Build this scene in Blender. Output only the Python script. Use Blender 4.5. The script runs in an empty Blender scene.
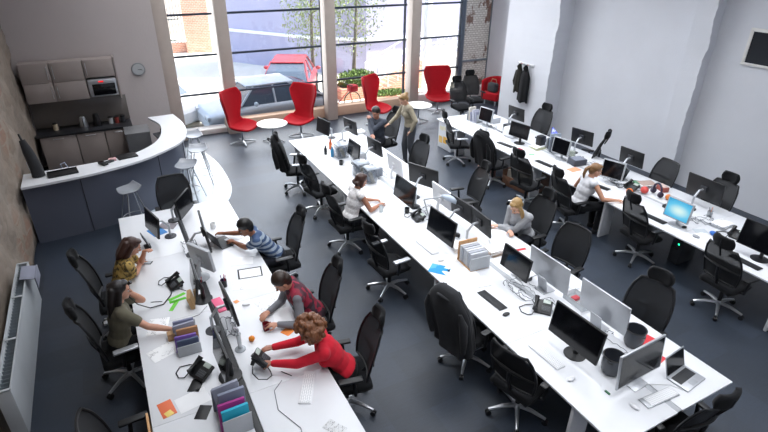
SKY, SUN, FILLX, WINFILL, EXPO, SPR = 1.5, 15.0, ((1.3, 1.0, 24), (4.4, 1.2, 26), (7.4, 1.2, 29)), 14, .0, 115
import bpy, bmesh, math, random
from mathutils import Vector as V, Matrix as M4, Euler
random.seed(7)
PI = math.pi
C = bpy.context.scene.collection
R = math.radians

# ---------------------------------------------------------------- materials
def lin(c):
    if isinstance(c, str):
        c = [int(c[i:i+2], 16)/255 for i in (0, 2, 4)]
    return tuple((x/12.92 if x <= .04045 else ((x+.055)/1.055)**2.4) for x in c) + (1,)

class NT:
    def __init__(s, name):
        s.m = bpy.data.materials.new(name); s.m.use_nodes = True
        s.t = s.m.node_tree; s.n = s.t.nodes
        s.b = s.n['Principled BSDF']; s.co = None
    def new(s, k, **kw):
        x = s.n.new(k)
        for a, b in kw.items(): setattr(x, a, b)
        return x
    def link(s, a, b): s.t.links.new(a, b)
    def coord(s, scale=(1, 1, 1), rot=(0, 0, 0), kind='Object'):
        tc = s.new('ShaderNodeTexCoord'); mp = s.new('ShaderNodeMapping')
        mp.inputs['Scale'].default_value = scale; mp.inputs['Rotation'].default_value = rot
        s.link(tc.outputs[kind], mp.inputs[0]); return mp.outputs[0]
    def noise(s, vec, scale, detail=4, rough=.6):
        x = s.new('ShaderNodeTexNoise'); x.inputs['Scale'].default_value = scale
        x.inputs['Detail'].default_value = detail; x.inputs['Roughness'].default_value = rough
        s.link(vec, x.inputs['Vector']); return x.outputs['Fac']
    def ramp(s, fac, stops, interp='LINEAR'):
        r = s.new('ShaderNodeValToRGB'); r.color_ramp.interpolation = interp
        e = r.color_ramp.elements
        while len(e) < len(stops): e.new(.5)
        for k, (p, c) in enumerate(stops): e[k].position = p; e[k].color = lin(c)
        s.link(fac, r.inputs[0]); return r.outputs[0]
    def mix(s, f, a, b, mode='MIX'):
        x = s.new('ShaderNodeMix', data_type='RGBA', blend_type=mode)
        if isinstance(f, (int, float)): x.inputs[0].default_value = f
        else: s.link(f, x.inputs[0])
        for i, v in ((6, a), (7, b)):
            if isinstance(v, (str, tuple, list)): x.inputs[i].default_value = lin(v)
            else: s.link(v, x.inputs[i])
        return x.outputs[2]
    def bump(s, h, strength=.3, dist=.01):
        b = s.new('ShaderNodeBump'); b.inputs['Strength'].default_value = strength
        b.inputs['Distance'].default_value = dist
        s.link(h, b.inputs['Height']); s.link(b.outputs[0], s.b.inputs['Normal'])
    def base(s, c):
        if isinstance(c, (str, tuple)): s.b.inputs['Base Color'].default_value = lin(c)
        else: s.link(c, s.b.inputs['Base Color'])
    def set(s, **k):
        for a, v in k.items(): s.b.inputs[a.replace('_', ' ')].default_value = v

MAT = {}
def plain(name, col, rough=.5, metal=0, var=.08, scale=6, bump=0, **k):
    """A surface of one colour with slight wear: noise moves the colour a little."""
    if name in MAT: return MAT[name]
    n = NT(name); co = n.coord()
    f = n.noise(co, scale)
    c = lin(col) if isinstance(col, str) else col
    dk = n.mix(1.0, col, (1-var,)*3, 'MULTIPLY')
    n.base(n.mix(f, dk, col))
    n.set(Roughness=rough, Metallic=metal)
    for a, v in k.items(): n.b.inputs[a.replace('_', ' ')].default_value = v
    if bump: n.bump(n.noise(co, scale*20, 3), bump, .003)
    MAT[name] = n.m; return n.m

def fabric(name, col, var=.15):
    if name in MAT: return MAT[name]
    n = NT(name); co = n.coord()
    f = n.noise(co, 14); g = n.noise(co, 260, 2)
    n.base(n.mix(f, n.mix(1.0, col, (1-var,)*3, 'MULTIPLY'), col))
    n.set(Roughness=.92); n.b.inputs['Sheen Weight'].default_value = .06; n.b.inputs['Specular IOR Level'].default_value = .2
    n.bump(g, .25, .002); MAT[name] = n.m; return n.m

def emit(name, col, strength, stops=None):
    if name in MAT: return MAT[name]
    n = NT(name); n.base('0A0A0C'); n.set(Roughness=.25)
    if stops:
        co = n.coord(kind='Generated'); g = n.new('ShaderNodeTexGradient', gradient_type='SPHERICAL')
        mp = n.new('ShaderNodeMapping'); mp.inputs['Location'].default_value = (-.5, -.5, -.4); mp.inputs['Scale'].default_value = (1.1, 1.1, 1.1)
        n.link(co, mp.inputs[0]); n.link(mp.outputs[0], g.inputs[0])
        n.link(n.ramp(g.outputs['Fac'], stops), n.b.inputs['Emission Color'])
    else: n.b.inputs['Emission Color'].default_value = lin(col)
    n.b.inputs['Emission Strength'].default_value = strength
    MAT[name] = n.m; return n.m

def m_carpet():
    n = NT('blue_grey_carpet_tiles'); co = n.coord()
    sn = n.new('ShaderNodeVectorMath', operation='SCALE'); sn.inputs['Scale'].default_value = 2.0
    n.link(co, sn.inputs[0]); fl = n.new('ShaderNodeVectorMath', operation='FLOOR'); n.link(sn.outputs[0], fl.inputs[0])
    w = n.new('ShaderNodeTexWhiteNoise', noise_dimensions='2D'); n.link(fl.outputs[0], w.inputs['Vector'])
    t = n.ramp(w.outputs['Value'], [(0, '232A34'), (.5, '28303B'), (1, '303947')])
    st = n.noise(n.coord(scale=(1, 14, 1)), 5, 4)
    c = n.mix(.35, t, n.ramp(st, [(.3, '1B2029'), (.7, '323C4B')]))
    n.base(c); n.set(Roughness=.42); n.b.inputs['Specular IOR Level'].default_value = .6
    n.bump(n.noise(co, 300, 2), .5, .004); return n.m

def m_wall(name, col, stain=.06, scale=1.2):
    n = NT(name); co = n.coord()
    a = n.noise(co, scale, 6); b = n.noise(co, 30, 3)
    n.base(n.mix(a, n.mix(1.0, col, (1-stain,)*3, 'MULTIPLY'), col)); n.set(Roughness=.85)
    n.bump(n.mix(.5, a, b), .25, .02); return n.m

def m_stone():
    n = NT('old_stone_and_brick'); co = n.coord(rot=(PI/2, 0, PI/2))
    nz = n.new('ShaderNodeTexNoise'); nz.inputs['Scale'].default_value = 2.2; n.link(co, nz.inputs['Vector'])
    ad = n.new('ShaderNodeVectorMath', operation='MULTIPLY_ADD'); n.link(nz.outputs['Color'], ad.inputs[0]); ad.inputs[1].default_value = (.16, .16, .16); n.link(co, ad.inputs[2])
    vor = n.new('ShaderNodeTexVoronoi', feature='F1'); vor.inputs['Scale'].default_value = 3.4; n.link(ad.outputs[0], vor.inputs['Vector'])
    ved = n.new('ShaderNodeTexVoronoi', feature='DISTANCE_TO_EDGE'); ved.inputs['Scale'].default_value = 3.4; n.link(ad.outputs[0], ved.inputs['Vector'])
    st = n.ramp(vor.outputs['Color'], [(0, '857A70'), (.4, '968A7E'), (.7, '897B6E'), (1, 'A3978B')])
    br = n.new('ShaderNodeTexBrick'); br.inputs['Scale'].default_value = 2.2; br.inputs['Color1'].default_value = lin('96644C'); br.inputs['Color2'].default_value = lin('A27660'); br.inputs['Mortar'].default_value = lin('A39586'); br.inputs['Mortar Size'].default_value = .035
    n.link(ad.outputs[0], br.inputs['Vector'])
    patch = n.ramp(n.noise(co, .55, 2), [(.56, '000000'), (.66, 'C0C0C0')])
    c = n.mix(patch, n.mix(n.ramp(ved.outputs['Distance'], [(.0, '909090'), (.09, '000000')]), st, '9A8F83'), br.outputs['Color'])
    dirt = n.noise(co, 7, 6)
    n.base(n.mix(n.ramp(dirt, [(.35, '000000'), (.7, '909090')]), c, '62584F')); n.set(Roughness=.95)
    n.bump(n.mix(.4, ved.outputs['Distance'], dirt), .9, .05); return n.m

def m_brickpatch():
    n = NT('whitewashed_brick'); co = n.coord(rot=(PI/2, 0, 0))
    br = n.new('ShaderNodeTexBrick'); br.inputs['Scale'].default_value = 3.6; br.inputs['Color1'].default_value = lin('C9C4BC'); br.inputs['Color2'].default_value = lin('DAD6CF'); br.inputs['Mortar'].default_value = lin('9F968C'); br.inputs['Mortar Size'].default_value = .03
    n.link(co, br.inputs['Vector'])
    pat = n.ramp(n.noise(n.coord(scale=(1, 1, .55)), 1.6, 5), [(.42, 'FFFFFF'), (.45, '000000')])
    n.base(n.mix(pat, br.outputs['Color'], n.ramp(n.noise(co, 9), [(.3, '6F4B3F'), (.6, '7D6A60'), (.8, '4F5658')]))); n.set(Roughness=.9)
    n.bump(br.outputs['Fac'], -.5, .02); return n.m

def m_wood(name, a, b, rot=(0, 0, 0), scale=(1, 12, 12)):
    if name in MAT: return MAT[name]
    n = NT(name); co = n.coord(scale=scale, rot=rot)
    n.base(n.ramp(n.noise(co, 2.2, 5), [(.3, a), (.7, b)])); n.set(Roughness=.5); MAT[name] = n.m; return n.m

def m_glass():
    n = NT('window_glass'); t = n.new('ShaderNodeBsdfTransparent'); t.inputs[0].default_value = (.93, .96, .97, 1)
    g = n.new('ShaderNodeBsdfGlossy'); g.inputs['Roughness'].default_value = .02
    fr = n.new('ShaderNodeFresnel'); fr.inputs['IOR'].default_value = 1.45
    x = n.new('ShaderNodeMixShader'); n.link(fr.outputs[0], x.inputs[0]); n.link(t.outputs[0], x.inputs[1]); n.link(g.outputs[0], x.inputs[2])
    n.link(x.outputs[0], n.n['Material Output'].inputs[0]); return n.m

def m_mesh(name='black_chair_mesh', col='101114', alpha=.93):
    """open weave fabric: part of the light passes between the threads"""
    if name in MAT: return MAT[name]
    n = NT(name); n.base(col); n.set(Roughness=.8)
    t = n.new('ShaderNodeBsdfTransparent'); x = n.new('ShaderNodeMixShader'); x.inputs[0].default_value = alpha
    n.link(t.outputs[0], x.inputs[1]); n.link(n.b.outputs[0], x.inputs[2]); n.link(x.outputs[0], n.n['Material Output'].inputs[0])
    MAT[name] = n.m; return n.m

def m_clear(name='clear_plastic', col='C8D0D8', alpha=.4, rough=.1):
    if name in MAT: return MAT[name]
    n = NT(name); n.base(col); n.set(Roughness=rough)
    t = n.new('ShaderNodeBsdfTransparent'); x = n.new('ShaderNodeMixShader'); x.inputs[0].default_value = alpha
    n.link(t.outputs[0], x.inputs[1]); n.link(n.b.outputs[0], x.inputs[2]); n.link(x.outputs[0], n.n['Material Output'].inputs[0])
    MAT[name] = n.m; return n.m

def m_stripes(name, a, b, scale=11, direction='Z'):
    n = NT(name); w = n.new('ShaderNodeTexWave', bands_direction=direction); w.inputs['Scale'].default_value = scale; w.inputs['Distortion'].default_value = .6
    n.link(n.coord(), w.inputs['Vector']); n.base(n.ramp(w.outputs['Fac'], [(.45, a), (.55, b)])); n.set(Roughness=.9); MAT[name] = n.m; return n.m
def m_floral(name, cols, scale=18):
    n = NT(name); v = n.new('ShaderNodeTexVoronoi'); v.inputs['Scale'].default_value = scale; n.link(n.coord(), v.inputs['Vector'])
    s = [(i/len(cols), c) for i, c in enumerate(cols)]
    n.base(n.ramp(v.outputs['Color'], s, 'CONSTANT')); n.set(Roughness=.9); MAT[name] = n.m; return n.m
def m_keys(name, key, gap, sx=52, sy=52):
    """rows of key caps: a brick pattern with no offset"""
    if name in MAT: return MAT[name]
    n = NT(name); br = n.new('ShaderNodeTexBrick', offset=0.3); br.inputs['Scale'].default_value = 1; br.inputs['Brick Width'].default_value = .0195; br.inputs['Row Height'].default_value = .0195
    br.inputs['Mortar Size'].default_value = .0022; br.inputs['Color1'].default_value = lin(key); br.inputs['Color2'].default_value = lin(key); br.inputs['Mortar'].default_value = lin(gap)
    n.link(n.coord(), br.inputs['Vector']); n.base(br.outputs['Color']); n.set(Roughness=.55); MAT[name] = n.m; return n.m
def m_print(name, paper='F5F6F7', ink='7A7D82', scale=60, density=.55):
    """a printed sheet: lines of text broken into words"""
    if name in MAT: return MAT[name]
    n = NT(name); co = n.coord()
    br = n.new('ShaderNodeTexBrick', offset=.37); br.inputs['Scale'].default_value = 1; br.inputs['Brick Width'].default_value = .03; br.inputs['Row Height'].default_value = .012
    br.inputs['Mortar Size'].default_value = .0035; br.inputs['Color1'].default_value = lin(ink); br.inputs['Color2'].default_value = lin(paper); br.inputs['Mortar'].default_value = lin(paper)
    n.link(co, br.inputs['Vector'])
    f = n.ramp(n.noise(co, 9, 1), [(density-.02, '000000'), (density+.02, 'FFFFFF')])
    n.base(n.mix(f, paper, br.outputs['Color'])); n.set(Roughness=.7); MAT[name] = n.m; return n.m

# ---------------------------------------------------------------- mesh builder
class MB:
    def __init__(s): s.v = []; s.f = []
    def add(s, vs, fs, mat=None):
        o = len(s.v)
        s.v += [tuple(mat @ V(v)) if mat is not None else tuple(v) for v in vs]
        s.f += [tuple(i+o for i in f) for f in fs]; return s
    def box(s, c, d, rot=(0, 0, 0)):
        x, y, z = (k/2 for k in d)
        vs = [(a*x, b*y, e*z) for a in (-1, 1) for b in (-1, 1) for e in (-1, 1)]
        fs = [(0, 1, 3, 2), (4, 6, 7, 5), (0, 4, 5, 1), (2, 3, 7, 6), (0, 2, 6, 4), (1, 5, 7, 3)]
        return s.add(vs, fs, M4.Translation(c) @ Euler(rot).to_matrix().to_4x4())
    def rbox(s, c, d, r=.01, rot=(0, 0, 0), seg=2):
        bm = bmesh.new(); bmesh.ops.create_cube(bm, size=1)
        for v in bm.verts: v.co = V((v.co.x*d[0], v.co.y*d[1], v.co.z*d[2]))
        bmesh.ops.bevel(bm, geom=list(bm.edges), offset=min(r, min(d)*.49), segments=seg, affect='EDGES', profile=.5)
        bm.verts.index_update()
        s.add([v.co.copy() for v in bm.verts], [tuple(v.index for v in f.verts) for f in bm.faces], M4.Translation(c) @ Euler(rot).to_matrix().to_4x4())
        bm.free(); return s
    def cone(s, p0, p1, r0, r1=None, n=12, cap=True):
        r1 = r0 if r1 is None else r1
        p0, p1 = V(p0), V(p1); d = (p1-p0)
        if d.length < 1e-6: return s
        q = d.to_track_quat('Z', 'Y').to_matrix()
        vs = []
        for p, r in ((p0, r0), (p1, r1)):
            for k in range(n):
                a = 2*PI*k/n; vs.append(p + q @ V((math.cos(a)*r, math.sin(a)*r, 0)))
        fs = [(k, (k+1) % n, n+(k+1) % n, n+k) for k in range(n)]
        if cap: fs += [tuple(range(n-1, -1, -1)), tuple(range(n, 2*n))]
        return s.add(vs, fs)
    def tube(s, pts, r, n=8, cap=True):
        pts = [V(p) for p in pts]; rs = r if isinstance(r, (list, tuple)) else [r]*len(pts)
        vs = []; up = V((0, 0, 1)); prev = None
        for i, p in enumerate(pts):
            d = (pts[min(i+1, len(pts)-1)] - pts[max(i-1, 0)]).normalized()
            if prev is None:
                a = d.cross(up)
                if a.length < .05: a = d.cross(V((1, 0, 0)))
            else: a = prev - d*prev.dot(d)
            a.normalize(); prev = a; b = d.cross(a)
            for k in range(n):
                t = 2*PI*k/n; vs.append(p + a*math.cos(t)*rs[i] + b*math.sin(t)*rs[i])
        fs = []
        for i in range(len(pts)-1):
            for k in range(n): fs.append((i*n+k, i*n+(k+1) % n, (i+1)*n+(k+1) % n, (i+1)*n+k))
        if cap: fs += [tuple(range(n-1, -1, -1)), tuple(range((len(pts)-1)*n, len(pts)*n))]
        return s.add(vs, fs)
    def lathe(s, prof, n=24, c=(0, 0, 0), mat=None):
        vs = []; fs = []
        for r, z in prof:
            for k in range(n):
                a = 2*PI*k/n; vs.append((c[0]+math.cos(a)*r, c[1]+math.sin(a)*r, c[2]+z))
        for i in range(len(prof)-1):
            for k in range(n): fs.append((i*n+k, i*n+(k+1) % n, (i+1)*n+(k+1) % n, (i+1)*n+k))
        if prof[0][0] > 1e-4: fs.append(tuple(range(n-1, -1, -1)))
        if prof[-1][0] > 1e-4: fs.append(tuple(range((len(prof)-1)*n, len(prof)*n)))
        return s.add(vs, fs, mat)
    def ell(s, c, r, rot=None, nu=14, nv=9):
        vs = [(0, 0, -1)]; fs = []
        for j in range(1, nv):
            t = -PI/2 + PI*j/nv
            for i in range(nu):
                a = 2*PI*i/nu; vs.append((math.cos(t)*math.cos(a), math.cos(t)*math.sin(a), math.sin(t)))
        vs.append((0, 0, 1)); L = len(vs)-1
        for i in range(nu):
            fs.append((0, 1+(i+1) % nu, 1+i)); fs.append((L, L-nu+i, L-nu+(i+1) % nu))
            for j in range(nv-2):
                a = 1+j*nu; fs.append((a+i, a+(i+1) % nu, a+nu+(i+1) % nu, a+nu+i))
        r = (r, r, r) if isinstance(r, (int, float)) else r
        m = M4.Translation(c) @ ((rot.to_4x4() if rot is not None else M4.Identity(4)) @ M4.Diagonal((*r, 1)))
        return s.add(vs, fs, m)
    def cap(s, p0, p1, r0, r1=None, n=12):
        r1 = r0 if r1 is None else r1
        s.ell(p0, r0, nu=n, nv=8); s.ell(p1, r1, nu=n, nv=8); return s.cone(p0, p1, r0, r1, n)
    def prism(s, pts, z0, z1):
        n = len(pts); vs = [(x, y, z0) for x, y in pts] + [(x, y, z1) for x, y in pts]
        fs = [tuple(range(n-1, -1, -1)), tuple(range(n, 2*n))] + [(k, (k+1) % n, n+(k+1) % n, n+k) for k in range(n)]
        return s.add(vs, fs)
    def grid(s, fn, nu, nv):
        vs = [fn(i/nu, j/nv) for j in range(nv+1) for i in range(nu+1)]
        fs = [(j*(nu+1)+i, j*(nu+1)+i+1, (j+1)*(nu+1)+i+1, (j+1)*(nu+1)+i) for j in range(nv) for i in range(nu)]
        return s.add(vs, fs)
    def build(s, name, mat, parent=None, angle=40, solid=0, sub=0, bevel=0, remesh=0, smooth_it=0, off=0):
        me = bpy.data.meshes.new(name); me.from_pydata([tuple(v) for v in s.v], [], s.f); me.update()
        if not remesh:
            bm = bmesh.new(); bm.from_mesh(me); bmesh.ops.recalc_face_normals(bm, faces=bm.faces); bm.to_mesh(me); bm.free()
        me.materials.append(mat)
        me.polygons.foreach_set('use_smooth', [True]*len(me.polygons))
        if angle < 180 and not remesh and not sub: me.set_sharp_from_angle(angle=R(angle))
        o = bpy.data.objects.new(name, me); C.objects.link(o)
        if parent is not None: o.parent = parent
        if bevel:
            m = o.modifiers.new('b', 'BEVEL'); m.width = bevel; m.segments = 2; m.limit_method = 'ANGLE'; m.angle_limit = R(40)
        if solid:
            m = o.modifiers.new('s', 'SOLIDIFY'); m.thickness = solid; m.offset = off
        if remesh:
            m = o.modifiers.new('r', 'REMESH'); m.mode = 'VOXEL'; m.voxel_size = remesh; m.use_smooth_shade = True
            if smooth_it: m = o.modifiers.new('k', 'SMOOTH'); m.iterations = smooth_it; m.factor = .5
        if sub:
            m = o.modifiers.new('u', 'SUBSURF'); m.levels = sub; m.render_levels = sub
        return o

def tag(o, label, cat, group=None):
    o['label'] = label; o['category'] = cat
    if group: o['group'] = group
    return o
def thing(name, label, cat, loc=(0, 0, 0), rz=0, group=None):
    o = bpy.data.objects.new(name, None); C.objects.link(o); o.empty_display_size = .05
    o.location = loc; o.rotation_euler = (0, 0, rz); return tag(o, label, cat, group)
def struct(o): o['kind'] = 'structure'; return o
def kids(o): return [c for c in o.children]
def dup(root, loc, rz, label, group=None):
    def cp(o, par):
        c = o.copy(); C.objects.link(c); c.parent = par
        for ch in KID.get(o.name, []): cp(ch, c)
        return c
    KID = {}
    for ob in root.children_recursive: KID.setdefault(ob.parent.name, []).append(ob)
    c = cp(root, None); c.location = loc; c.rotation_euler = (0, 0, rz); c['label'] = label
    if group: c['group'] = group
    return c
class Kind:
    """one of a kind is built the first time, then copied with its parts"""
    def __init__(s, make): s.make = make; s.src = None
    def __call__(s, loc, deg, label, group=None):
        if s.src is None:
            s.src = s.make(); o = s.src; o.location = loc; o.rotation_euler = (0, 0, R(deg)); o['label'] = label
            if group: o['group'] = group
            return o
        return dup(s.src, loc, R(deg), label, group)

DZ = .73  # desk top height
black = plain('black_plastic', '131417', .45); dgrey = plain('dark_grey_plastic', '33353A', .5)
grey = plain('mid_grey_plastic', '7C8087', .5); lgrey = plain('light_grey_plastic', 'B4B8BD', .45)
white = plain('white_laminate', 'DFE1E5', .35, var=.03); wplast = plain('white_plastic', 'E4E5E8', .4, var=.03)
chrome = plain('polished_aluminium', 'C9CCD0', .28, .85); alu = plain('brushed_aluminium', 'C2C5CA', .38, .55)
screen = plain('dark_glossy_screen', '0D0E12', .12, var=.02); steel = plain('dark_blue_steel', '56606E', .5, .3)
cable = plain('grey_cable', '6A6E74', .6); bcable = plain('black_cable', '1C1D20', .6)
paper = plain('blank_white_paper', 'F7F8FA', .8, var=.03); sheet = m_print('printed_sheet')
blackfab = fabric('black_upholstery', '141518'); coatfab = fabric('charcoal_coat_wool', '37383B')
redfab = fabric('red_wool_upholstery', 'A60F1D', .12)
# ---------------------------------------------------------------- kinds of furniture
meshm = m_mesh()
def office_chair(head=True, arms=True, silverarm=False):
    def make():
        t = thing('office_chair', '', 'chair')
        b = MB()
        for k in range(5):
            a = 2*PI*k/5 + .3; c, s = math.cos(a), math.sin(a)
            b.tube([(c*.03, s*.03, .115), (c*.16, s*.16, .112), (c*.31, s*.31, .078)], [.026, .022, .015], 8)
        b.lathe([(.0, .09), (.045, .09), (.05, .12), (.035, .15), (0, .15)], 16)
        b.build('star_base', chrome, t)
        for k in range(5):
            a = 2*PI*k/5 + .3; c, s = math.cos(a), math.sin(a); w = MB()
            for e in (-1, 1):
                p = V((c*.31, s*.31, .032)) + V((-s, c, 0))*.014*e
                w.cone(p - V((-s, c, 0))*.009, p + V((-s, c, 0))*.009, .031, n=14)
            w.cone((c*.31, s*.31, .04), (c*.31, s*.31, .075), .009, n=8)
            w.build('caster', black, t)
        MB().cone((0, 0, .14), (0, 0, .30), .027, n=14).cone((0, 0, .30), (0, 0, .43), .016, n=12).rbox((0, -.02, .435), (.2, .24, .03), .01).build('gas_lift', black, t)
        m = MB()
        def seat(u, v):
            x = (u-.5)*2; y = (v-.5)*2
            ex = math.copysign(abs(x)**.8, x)*.25*(1-.10*max(0, y)**2); yy = y*.235
            return (ex*(1-.08*abs(y)**4), yy, .490 - .035*max(0, y)**3 - .02*(abs(x)**4) - .0)
        m.grid(seat, 10, 10); m.build('seat', blackfab, t, solid=.06, off=-1, bevel=.012, angle=180)
        def back(u, v, d=0, k=1.0):
            x = (u-.5)*2; w = (.232+.03*math.sin(PI*min(1, v*1.15)))*k
            z = .55 + .53*(.5+(v-.5)*k)
            y = -.215 - .05*v - .10*v*v + .045*abs(x)**2 - .03*math.sin(PI*v)*0 + d
            return (x*w*(1-.18*max(0, v-.82)/.18*abs(x)**3), y, z)
        MB().grid(lambda u, v: back(u, v), 12, 12).build('back_mesh', meshm, t, angle=180)
        rim = [back(0, k/12) for k in range(13)] + [back(k/10, 1) for k in range(1, 11)] + [back(1, 1-k/12) for k in range(1, 13)] + [back(1-k/10, 0) for k in range(1, 11)]
        f = MB(); f.tube(rim, .014, 7)
        f.tube([back(k/10, .42, -.02) for k in range(11)], [.01]*3+[.018]*5+[.01]*3, 7)
        f.tube([back(.5, .42, -.03), back(.5, .2, -.04), (0, -.21, .50), (0, -.12, .44)], .02, 8)
        f.build('back_frame', black, t)
        if head:
            h = MB()
            h.grid(lambda u, v: ((u-.5)*.29*(1-.25*abs(v-.5)**2*4), -.375+.05*(2*u-1)**2-.02*v, 1.085+v*.15), 10, 6)
            h.build('headrest', blackfab, t, solid=.045, bevel=.015, angle=180)
            MB().tube([back(.5, .75, -.02), (0, -.40, 1.12), (0, -.405, 1.2)], .013, 7).build('headrest_bracket', black, t)
        if arms:
            for e in (-1, 1):
                a = MB(); a.tube([(e*.18, -.04, .43), (e*.285, -.04, .45), (e*.295, -.03, .56), (e*.29, -.02, .645)], [.016, .018, .02, .016], 8)
                o = a.build('arm_support', black, t)
                MB().rbox((e*.29, .01, .66), (.075, .25, .03), .012, seg=3).build('armrest', alu if silverarm else black, t)
        return t
    return Kind(make)
chair_head = office_chair(); chair_low = office_chair(head=False); chair_silver = office_chair(silverarm=True)

def coat_over_chair(loc, deg, label, mat, top=1.2, w=.29, drop=.42):
    """a coat laid over the backrest: smooth over the top, folds deepening to its hem"""
    t = thing('draped_coat', label, 'coat', loc, R(deg))
    rnd = random.Random(label); ph = [rnd.random()*6 for _ in range(4)]
    def f(u, v):
        a = u*2*PI; q = min(1, v/.34); dome = math.sin(q*PI/2)
        z = top - .13*(1-math.cos(q*PI/2)) - (top-.13-drop)*max(0, v-.10)/.90 + .03*math.sin(a*2+ph[2])*v
        fold = (.016*math.sin(a*8+ph[0]) + .011*math.sin(a*13+ph[1]))*max(0, v-.15)
        c, s_ = math.cos(a), math.sin(a)
        x = math.copysign(abs(c)**.75, c)*(w*dome*(1-.12*max(0, v-.5))+fold)
        y = math.copysign(abs(s_)**.85, s_)*(.115*dome+fold)
        yc = -.250 - .17*max(0, min(1, (z-.5)/.7))**1.1
        return (x, yc+y, z)
    MB().grid(f, 72, 28).build('coat_body', mat, t, solid=.008, angle=180)
    MB().tube([(-.10, -.49, top-.10), (-.05, -.535, top-.06), (0, -.545, top-.05), (.05, -.535, top-.06), (.10, -.49, top-.10)], [.008, .016, .018, .016, .008], 8).build('collar', mat, t)
    for e in (-1, 1):
        MB().tube([(e*w*.80, -.47, top-.20), (e*w*.93, -.44, top-.36), (e*w*.90, -.40, top-.62), (e*w*.84, -.37, drop+.12)], [.02, .05, .045, .03], 10).build('sleeve', mat, t)
    return t

def wing_chair():
    t = thing('wing_chair', '', 'armchair')
    P = [(.36, .43), (.30, .415), (.12, .40), (-.08, .40), (-.22, .45), (-.29, .60), (-.32, .78), (-.345, .98), (-.37, 1.18), (-.40, 1.36)]
    W = [.27, .36, .42, .41, .35, .29, .32, .40, .45, .37]
    K = [.02, .07, .12, .15, .15, .13, .17, .21, .22, .17]     # how far the edges turn up / forward
    def at(L, v):
        x = v*(len(L)-1); i = min(int(x), len(L)-2); f = x-i
        a, b = L[i], L[i+1]; return [p+(q-p)*f for p, q in zip(a, b)] if isinstance(a, tuple) else a+(b-a)*f
    def f(u, v):
        y, z = at(P, v); y2, z2 = at(P, min(1, v+.02)); y1, z1 = at(P, max(0, v-.02))
        ty, tz = y2-y1, z2-z1; l = math.hypot(ty, tz); ny, nz = tz/l, -ty/l   # towards the sitter
        s = (u-.5)*2; k = at(K, v)*abs(s)**2.4; w = at(W, v)
        return (w*math.copysign(abs(s)**.85, s), y+ny*k, z+nz*k)
    MB().grid(f, 14, 27).build('seat_shell', redfab, t, solid=.055, sub=1, bevel=0)
    b = MB()
    for k in range(4):
        a = PI/4+k*PI/2; b.tube([(0, 0, .07), (math.cos(a)*.18, math.sin(a)*.18, .05), (math.cos(a)*.34, math.sin(a)*.34, .02)], [.022, .02, .014], 8)
    b.build('star_base', chrome, t); MB().cone((0, 0, .05), (0, 0, .37), .025, n=14).build('pedestal', chrome, t)
    MB().rbox((0, -.02, .365), (.3, .3, .02), .005).build('seat_plate', chrome, t)
    return t
wing = Kind(wing_chair)
def coffee_table():
    t = thing('coffee_table', '', 'table')
    MB().lathe([(0, .485), (.38, .485), (.395, .495), (.395, .503), (.38, .51), (0, .51)], 40).build('tabletop', plain('white_table_laminate', 'F1F0EC', .3, var=.02), t)
    b = MB()
    for k in range(4):
        a = PI/4+k*PI/2; b.tube([(0, 0, .09), (math.cos(a)*.16, math.sin(a)*.16, .055), (math.cos(a)*.30, math.sin(a)*.30, .018)], [.022, .02, .013], 8)
    b.build('star_base', chrome, t); MB().cone((0, 0, .07), (0, 0, .485), .024, n=14).build('pedestal', chrome, t)
    return t
table = Kind(coffee_table)
def stool():
    t = thing('bar_stool', '', 'stool')
    def f(u, v):
        x = (u-.5)*2; y = (v-.5)*2; r = 1/max(1, math.hypot(x, y)**.5*1.05)
        return (x*.21*r, y*.20*r, .76 + .03*x*x + (.10*max(0, -y-.2)**1.5))
    MB().grid(f, 12, 12).build('seat', plain('grey_shell', '8E9299', .35), t, solid=.018, sub=1)
    for e, g in ((1, 1), (1, -1), (-1, 1), (-1, -1)):
        MB().tube([(e*.07, g*.07, .75), (e*.13, g*.13, .45), (e*.22, g*.22, .0)], [.011, .011, .009], 7).build('leg', chrome, t)
    MB().tube([(.175*math.cos(a*PI/8)*1.2, .175*math.sin(a*PI/8)*1.2, .24) for a in range(17)], .007, 6, cap=False).build('foot_ring', chrome, t)
    MB().rbox((0, 0, .748), (.17, .17, .02), .005).build('seat_plate', black, t)
    return t
stools = Kind(stool)

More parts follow.
